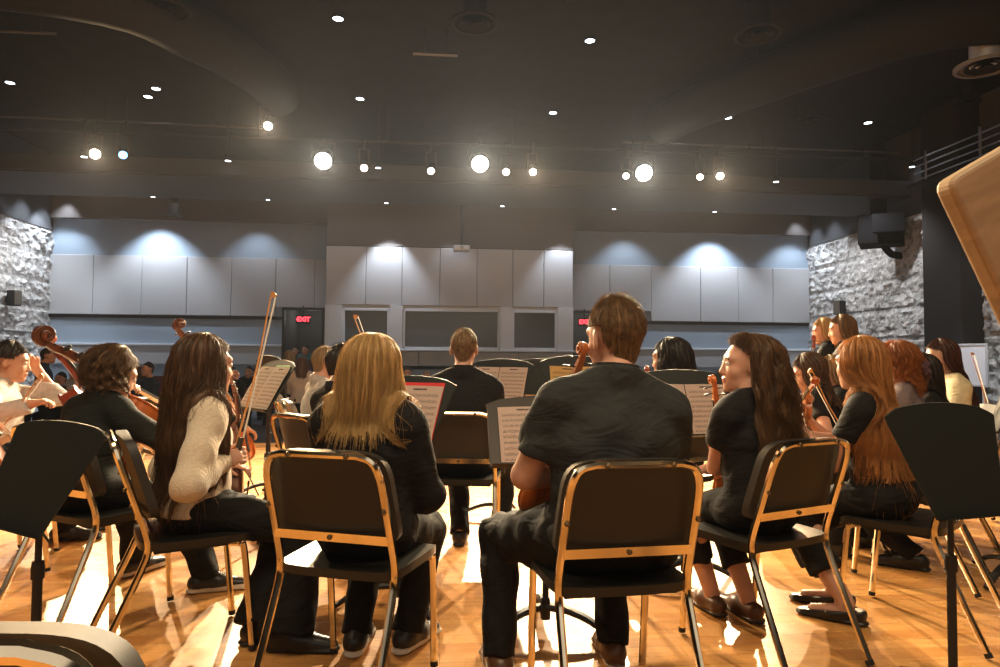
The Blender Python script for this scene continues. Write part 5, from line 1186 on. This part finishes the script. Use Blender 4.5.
person('player in black with dark curls pinned up, beside the fair boy with glasses', x, y, a, top=1.205, lean=6, head=(0, -6, 0), w=0.165, topm='black_green', hair=H('dark', 'short', back=0.22, vol=0.016, vtop=0.022, strands=700, tuft=0.03, lift=0.02, bun=(0.0, -0.085, 0.055, 0.045)), arms=dict(L=((-0.1, 0.32, 0.68), (-0.5, -0.4, -0.8)), R=(loc(x, y, a, at(392, 420, 3.82)), (0.5, -0.3, -0.9), None, None, 0.95)), **FAR)
chair(-1.28, 4.75, -66, 'grey band chair under the fair boy with glasses', CH_GREY); chair(-0.90, 3.64, -42, 'black band chair under the player with pinned-up dark curls')
x, y, a = 1.06, 4.05, 30
person('girl in black with wavy dark brown hair behind a music stand, head turned left', x, y, a, top=1.262, lean=4, head=(22, -4, 0), w=0.165, topm='black', hair=H('dark', 'wavy', back=0.48, side=0.44, vol=0.042, strands=1000, face=112, gather=0.9), **FAR)
chair(1.06, 4.05, 30, 'black band chair under the dark-haired girl right of the near man')
x, y, a = 2.13, 4.32, 58
person('girl in black with straight brown hair leaning towards her violin', x, y, a, top=1.19, lean=12, head=(10, -22, 0), w=0.16, topm='black', hair=H('brown', 'long', back=0.5, side=0.42, strands=800), arms=dict(L=(loc(x, y, a, at(808, 420, 3.92)), (-0.4, -0.4, -0.9), None, None, 1.0), R=(loc(x, y, a, at(797, 396, 4.0)), (0.8, -0.4, -0.5), None, None, 0.8)), **FAR)
chair(2.13, 4.32, 58, 'black band chair under the straight-haired girl leaning towards her violin')
x, y, a = 2.93, 5.7, 62
person('girl standing in black with long light brown hair before the block wall', x, y, a, top=1.525, lean=0, head=(6, -10, 0), stand=True, w=0.16, topm='black', sleeve='long', hair=H('light', 'long', back=0.5, side=0.46, strands=700, face=106), arms=dict(L=(loc(x, y, a, at(818, 370, 5.55)), (-0.5, -0.4, -0.9), None, None, 1.0), R=((0.1, 0.25, 0.95), (0.9, -0.4, -0.4))), **FAR)
x, y, a = 3.14, 6.45, 60
person('girl standing with blond hair, half hidden behind the other standing girl', x, y, a, top=1.545, lean=0, head=(10, -12, 0), stand=True, w=0.16, topm='black_green', sleeve='long', hair=H('blonde', 'long', back=0.5, side=0.46, strands=700, face=106), **FAR)
x, y, a = 2.43, 4.75, 74
person('girl in profile with ash brown hair bowing behind the long-haired girl', x, y, a, top=1.172, lean=7, head=(8, -8, 0), w=0.16, topm='black', hair=H('sandy', 'long', back=0.5, side=0.45, strands=800, face=108), arms=dict(L=((-0.1, 0.42, 0.85), (-0.6, -0.2, -0.9)), R=((0.2, 0.4, 0.8), (0.8, -0.4, -0.5))), **FAR)
chair(2.43, 4.75, 74, 'black band chair under the girl bowing in profile')
x, y, a = 2.21, 3.62, 48
def scrunchie(rt, O, M, hs, T):
    c = O + M @ np.float32((0.0, -0.145, -0.035)); P = [Vector(c + M @ np.float32((0.036 * math.cos(t) * (1 + 0.12 * math.sin(9 * t)), 0.008 * math.sin(5 * t), 0.036 * math.sin(t)))) for t in np.linspace(0, 2 * PI, 40)]
    o = ob('scrunchie', MB().tube(P, 0.018, 8).mesh('scrunchie', CLOTH['plum']), rt); o['label'] = 'plum hair scrunchie'
person('girl with curly ginger hair tied in a plum scrunchie', x, y, a, top=1.24, lean=5, head=(8, -4, 0), w=0.16, topm='mauve', feet=dict(L=foot(x, y, a, 912, 556, 10)), hair=H('ginger', 'curly', back=0.34, side=0.2, vol=0.020, vtop=0.018, wave=0.007, strands=1300, fly=0.035, spread=-0.1), extra=scrunchie, **FAR)
chair(2.21, 3.62, 48, 'black band chair under the girl with curly ginger hair')
x, y, a = 2.63, 4.05, 60
person('player with long black hair between the ginger girl and the girl in cream', x, y, a, top=1.175, lean=8, head=(0, -10, 0), w=0.165, topm='black', hair=H('dark', 'long', back=0.6, side=0.5, vol=0.03, strands=700), **FAR)
chair(2.63, 4.05, 60, 'black band chair under the player with long black hair at the right')
x, y, a = 3.2, 4.7, 78
person('girl in a cream blouse with long auburn hair at the right', x, y, a, top=1.295, lean=7, head=(2, -10, 0), w=0.16, topm='cream', fit=0.024, wr=0.009, hair=H('auburn', 'long', back=0.62, side=0.5, vol=0.022, strands=800, face=104), **FAR)
chair(3.2, 4.7, 78, 'grey band chair under the girl in the cream blouse', CH_GREY)
x, y, a = -2.42, 5.0, -42
person('cellist in black almost hidden behind the girl in the cream sweater', x, y, a, top=1.17, lean=8, head=(-4, -8, 0), w=0.165, topm='black', sleeve='long', hair=H('brown', 'bob', strands=300), arms=dict(L=((-0.15, 0.3, 0.95), (-0.9, -0.2, -0.5)), R=((0.3, 0.4, 0.6), (0.9, -0.3, -0.3))), h=0.012, hh=0.008)
chair(-2.42, 5.0, -42, 'black band chair under the cellist hidden behind the girl in the cream sweater')
# empty chairs
chair(-2.66, 3.62, -62, 'pale grey empty band chair left of the curly-haired player', CH_GREY)
chair(-1.62, 5.6, -70, 'grey empty band chair just right of the tilted music stand', CH_GREY)
# ---- instruments
cello('red-brown cello of the curly-haired player, its big scroll over the left wall', at(206, 480, 3.95), at(36, 360, 3.2), (0.5, 0.75, 0.6), m_var_o, endpin=0.42, headmat=m_var_b)
cello('dark red cello of the boy in the white shirt', at(122, 484, 3.58), at(28, 342, 3.85), (0.92, 0.25, 0.35), m_var_r, L=0.62)
cello('orange cello cut by the left edge of the picture', at(4, 505, 3.3), at(-131, 330, 3.5), (0.8, 0.55, 0.4), m_var_o, L=0.70)
cello('cello whose small dark scroll shows above the girl in the cream sweater', at(236, 466, 5.35), at(162, 322, 5.2), (0.6, 0.75, 0.3), m_var_o, L=0.74, headmat=m_var_b)  # darker scroll varnish paints in the shade on the scroll's back
violin('violin standing edge-on in the lap of the girl in the cream sweater', at(234, 508, 2.92), at(226, 372, 2.98), (0.95, 0.3, 0.05), m_var_b)
violin('red-brown violin of the broad man, its scroll beside his cheek', at(546, 522, 2.46), at(587, 350, 2.36), (-0.35, 0.93, 0.1), m_var_o, L=0.40)
violin('orange violin of the wavy-haired girl, its scroll in front of her chin', at(740, 505, 3.02), at(712, 360, 2.98), (-0.2, 0.97, 0.1), m_var_o)
violin('violin of the straight-haired girl, its scroll tipped up to the right', at(799, 432, 4.0), at(817, 391, 3.62), (-0.75, -0.5, 0.5), m_var_o)
violin('violin of the standing girl held upright against the block wall', at(814, 408, 5.5), at(815, 347, 5.5), (-0.6, -0.7, 0.1), m_var_r)
violin('violin whose small scroll rises right of the broad man', at(652, 470, 3.85), at(648, 372, 3.85), (-0.3, -0.9, 0.1), m_var_r)
bow('long orange bow held upright by the girl in the cream sweater', at(235, 452, 2.68), at(272, 293, 2.86), (1, -0.2, 0.2))
bow('dark bow of the boy in the white shirt', at(-8, 440, 3.7), at(41, 374, 3.72), (0.7, 0, -0.7), True)
bow('bow rising behind the blonde girl', at(392, 425, 3.9), at(354, 316, 4.0), (0.9, 0, 0.2))
bow('orange bow beside the wavy hair of the girl looking back', at(808, 452, 3.5), at(783, 355, 3.7), (0.9, 0, 0.2))
bow('orange bow slanting down right of the straight-haired girl', at(848, 438, 3.85), at(811, 369, 3.9), (-0.8, 0, -0.4))
bow('thin bow across the girl in profile', at(862, 408, 4.3), at(831, 360, 4.4), (0.8, 0, 0.4), True)
bow('dark bow tip standing against the white board', at(990, 420, 5.6), at(971, 353, 5.8), (0.8, 0, 0.3), True)
# ---- music stands and their music
music_stand('music_stand', -1.405, 1.96, -30, 0.632, 26, 'empty dark music stand in the left foreground', wt=0.255, wb=0.17, h=0.31, arch=0.02)
music_stand('music_stand', 1.455, 2.1, 17, 0.655, 18, 'empty dark music stand in the right foreground', wt=0.232, wb=0.135, arch=0.03)
st, D = music_stand('music_stand', 0.205, 2.74, 4, 0.70, 43, 'brown-black music stand in front of the broad man', m_desk_brown, wb=0.24)
sheet(D, -0.085, 0.225, 0.29, 'printed music page with a title on the stand of the broad man', 'pink', roll=1)
st, D = music_stand('music_stand', -0.475, 3.02, -22, 0.725, 27, 'music stand with the red folder in front of the blonde girl')
folder(D, 0.075, 0.238, 0.322, (0.6, 0.02, 0.025), 'bright red music folder behind the page in front of the blonde girl')
sheet(D, 0.075, 0.236, 0.302, 'music page lying on the red folder', 'pink', z=0.012)
sheet(D, -0.15, 0.2, 0.28, 'music page left of the red folder, half hidden by the blonde hair', 'pink')
st, D = music_stand('music_stand', -0.03, 4.75, -24, 0.80, 24, 'music stand with two pages right of the young man in the middle', wb=0.2)
sheet(D, -0.115, 0.215, 0.29, 'left page of the two on the middle stand', 'pink'); sheet(D, 0.105, 0.215, 0.29, 'right page of the two on the middle stand', 'pink')
music_stand('music_stand', 0.32, 6.4, -30, 0.80, 20, 'far black music stand behind the middle stand')
st, D = music_stand('music_stand', 0.52, 4.25, 14, 0.815, 20, 'music stand with an amber page left of the near man')
sheet(D, -0.09, 0.23, 0.28, 'amber music page left of the near man', 'amber', roll=-3); sheet(D, 0.12, 0.2, 0.28, 'amber music page hidden behind the violin scroll', 'amber')
st, D = music_stand('music_stand', 0.97, 3.42, 8, 0.75, 24, 'music stand with two pages between the near man and the wavy-haired girl')
sheet(D, -0.10, 0.21, 0.27, 'left music page beside the shoulder of the near man', 'pink'); sheet(D, 0.115, 0.21, 0.27, 'right music page behind the orange violin scroll', 'pink')
st, D = music_stand('music_stand', -1.56, 4.3, -48, 0.80, 30, 'tilted music stand in front of the girl in the cream sweater', wb=0.22)
sheet(D, -0.12, 0.225, 0.30, 'left cream page on the tilted stand', 'cream'); sheet(D, 0.105, 0.225, 0.30, 'right cream page on the tilted stand', 'cream')
folder(D, 0.09, 0.21, 0.315, (0.12, 0.45, 0.12), 'green music book behind the cream pages')
music_stand('music_stand', -1.86, 5.55, 132, 0.80, 15, 'black music stand turned away behind the tilted stand')
music_stand('music_stand', 2.62, 3.52, -120, 0.78, 20, 'black music stand at the right edge before the girl in cream')
# ---- foreground board at the upper right
BC = at(949, 180, 1.02)
bo = root('wooden_board_stand', 'tan wooden board with rounded corners on a post, cut by the upper right edge', 'lectern', place(BC.x + 0.34, BC.y + 0.06, 0))
def rounded(pts, r=0.03, n=5):
    out = []
    for i, p in enumerate(pts):
        p0, p1, p2 = Vector((*pts[i - 1], 0)), Vector((*p, 0)), Vector((*pts[(i + 1) % len(pts)], 0)); a = p1 + (p0 - p1).normalized() * r; b = p1 + (p2 - p1).normalized() * r
        for k in range(n + 1): t = k / n; q = a * (1 - t) ** 2 + p1 * 2 * t * (1 - t) + b * t * t; out.append((q.x, q.y))
    return out
m_tan = pm('tan_plywood', (0.36, 0.25, 0.15), 0.55, noise=0.22, nscale=7, stretch=(1, 5, 1))
BD = bo.matrix_world.inverted() @ (Matrix.Translation(BC) @ Matrix.Rotation(R(12), 4, 'Z') @ Matrix.Rotation(R(-29), 4, 'Y') @ Matrix.Rotation(R(90), 4, 'X'))
ob('board', MB().prism(rounded([(0, -0.42), (0.62, -0.42), (0.62, 0), (0, 0)][::1], 0.022), -0.034, 0.0).mesh('board', m_tan, False), bo, BD @ Matrix.Rotation(R(0), 4, 'Z'), 0.008, 3)
ob('post', MB().cyl((0.0, 0.05, 0.0), (0.0, 0.05, 1.30), 0.02, n=12).mesh('post', m_dark), bo)
ob('base', MB().lathe([(0, 0.03), (0.05, 0.035), (0.2, 0.012), (0.21, 0.0)], (0.0, 0.05, 0), 28).mesh('base', m_dark), bo)
# ------------------------------------------------------------------ the house: seats and listeners
m_maroon = pm('maroon_seat_cloth', (0.17, 0.055, 0.06), 0.9, noise=0.1, nscale=50)
def seat_tmpl():
    t = []
    bk = MB().prism([(-0.23, 0), (0.23, 0), (0.24, 0.36), (0.2, 0.43), (-0.2, 0.43), (-0.24, 0.36)], -0.04, 0.04)
    t.append(('backrest', bk.mesh('backrest', m_maroon, False), Matrix.Translation((0, -0.22, 0.42)) @ Matrix.Rotation(R(100), 4, 'X'), [], None))
    t.append(('seat', MB().box((0, 0.0, 0.42), (0.46, 0.42, 0.09)).mesh('seat', m_maroon, False), None, [], None))
    for s in (-1, 1):
        t.append(('armrest', MB().box((s * 0.265, -0.02, 0.62), (0.055, 0.36, 0.035)).box((s * 0.265, -0.12, 0.31), (0.045, 0.1, 0.62)).mesh('armrest', m_dark, False), None, [], None))
    return t
SEAT = seat_tmpl()
TAKEN = []
def seats(v, us, row):
    for u in us:
        p = hall(u, v, house_z(v) - 0.0)
        if any((p.x - a) ** 2 + (p.y - b) ** 2 < 0.62 ** 2 for a, b in TAKEN): continue
        inst('auditorium_seat', SEAT, Matrix.Translation(p) @ Matrix.Rotation(PI + R(4.9), 4, 'Z'), 'maroon auditorium seat in the %s row from the stage' % row, 'seat', 'maroon seats, %s row' % row)
def aud(label, px, d, ytop, col='black', hair='dark', yaw=180, stand=False, skin='fair', **k):
    p = at(px, 360, d); q = HALL.inverted() @ p; gz = house_z(q.y); zt = at(px, ytop, d).z - gz
    hd = {'dark': H('dark', 'short', strands=0), 'grey': H('grey', 'short', strands=0), 'blonde': H('sandy', 'bob', strands=0), 'brown': H('brown', 'bob', strands=0), 'sandy': H('sandy', 'short', strands=0)}[hair]; hd.update(nt=60, nv=14, coll=False)
    TAKEN.append((p.x, p.y))
    if not stand: inst('auditorium_seat', SEAT, Matrix.Translation((p.x, p.y, gz)) @ Matrix.Rotation(R(yaw), 4, 'Z'), 'maroon auditorium seat under the ' + label.split(' left of')[0].split(' right of')[0].split(' just ')[0].split(' seen ')[0] if False else 'maroon auditorium seat occupied by a listener', 'seat', 'occupied maroon seats')
    return person(label, p.x, p.y, yaw, top=zt, stand=stand, topm=col, hair=hd, skin=skin, sleeve='long', h=0.019, hh=0.012, eyes=False, ground_z=gz, group='listeners in the house', w=0.18, **k)
aud('man in a dark jacket and teal shirt walking in the house at the far left', 44, 10.2, 348, 'navy', 'dark', -60, True, 'tan')
aud('seated pale-faced listener left of the curly-haired player', 63, 11.3, 372, 'white', 'dark', 175)
aud('seated listener in white just beside the cello scroll', 77, 12.2, 367, 'white', 'dark', 175)
aud('listener in a navy jacket with black hair right of the curly-haired player', 151, 11.2, 362, 'navy', 'dark', 150)
aud('listener in pale denim right of the curly-haired player', 139, 11.8, 366, 'denim', 'brown', 150)
aud('hooded listener in black left of the upright bow', 233, 11.9, 367, 'black', 'dark', 180)
aud('listener in black just behind the upright bow', 250, 12.9, 366, 'black', 'dark', 180)
aud('grey-haired man standing behind the tilted stand', 266, 13.6, 354, 'grey', 'grey', 20, True)
aud('fair-haired listener in navy right of the tilted stand, back turned', 289, 11.8, 351, 'navy', 'blonde', 5, True)
aud('listener in white with cropped hair before the left doorway', 302, 10.6, 357, 'white', 'brown', 10, True)
aud('man in teal holding up an arm inside the left doorway', 306, 15.4, 345, 'teal', 'dark', 170, True, 'tan')
aud('person in plum at the right side of the left doorway', 318, 14.6, 350, 'plum', 'dark', 190, True, 'tan')
aud('person in black at the left side of the left doorway', 296, 15.9, 346, 'black', 'dark', 180, True)
aud('lone listener seen over the music stand of the blonde girl', 408, 12.9, 367, 'grey', 'dark', 180)
aud('listener in plum with red-brown hair beside the young man in the middle', 427, 12.4, 371, 'plum', 'sandy', 180)
for i, (px, d, yt, c, hcol) in enumerate(((521, 11.3, 374, 'grey', 'dark'), (535, 12.4, 372, 'mauve', 'grey'), (547, 11.4, 376, 'plum', 'brown'), (556, 12.6, 370, 'black', 'dark'))):
    aud('%s of four listeners left of the amber page' % ['leftmost', 'second from the left', 'third from the left', 'rightmost'][i], px, d, yt, c, hcol, 180)
aud('listener far right behind the dark-haired girl', 722, 13.4, 369, 'plum', 'brown', 180)
seats(10.9, [SEAT_U for SEAT_U in np.arange(-6.7, 7.0, 0.56)], 'first')
seats(12.0, np.arange(-6.9, 7.0, 0.56), 'second')
seats(13.1, np.arange(-6.9, 7.0, 0.56), 'third')
seats(14.2, np.arange(-6.9, 7.2, 0.56), 'fourth')
# long folding table before the first row
tb = root('folding_table', 'long pale-topped folding table at the front of the stage', 'table', place(0.55, 8.15, R(2)))
ob('table_top', MB().box((0, 0, 0.73), (2.1, 0.6, 0.03)).mesh('table_top', pm('pale_laminate', (0.55, 0.47, 0.36), 0.5), False), tb, None, 0.008)
for sx in (-1, 1):
    for sy in (-1, 1): ob('leg', MB().tube([(sx * 0.85, sy * 0.22, 0.715), (sx * 0.88, sy * 0.25, 0.0)], 0.014, 8).mesh('leg', m_dark), tb)
for i, (x, y, w, l, c, r, lab) in enumerate(((-0.65, 0.0, 0.21, 0.3, (0.25, 0.45, 0.75), 10, 'blue folder on the left of the long table'), (-0.25, 0.05, 0.24, 0.32, (0.7, 0.72, 0.75), -15, 'white folder next to the blue one on the long table'), (0.15, -0.05, 0.22, 0.3, (0.35, 0.6, 0.75), 22, 'pale blue folder on the right of the long table'))):
    o = ob('folder', MB().box((0, 0, 0.006), (w, l, 0.012)).mesh('folder', pm('folder_card_%d' % i, c, 0.6), False), None, place(0.55, 8.15, R(2)) @ Matrix.Translation((x, y, 0.7455)) @ Matrix.Rotation(R(r), 4, 'Z'), 0.002); tag(o, lab, 'folder')
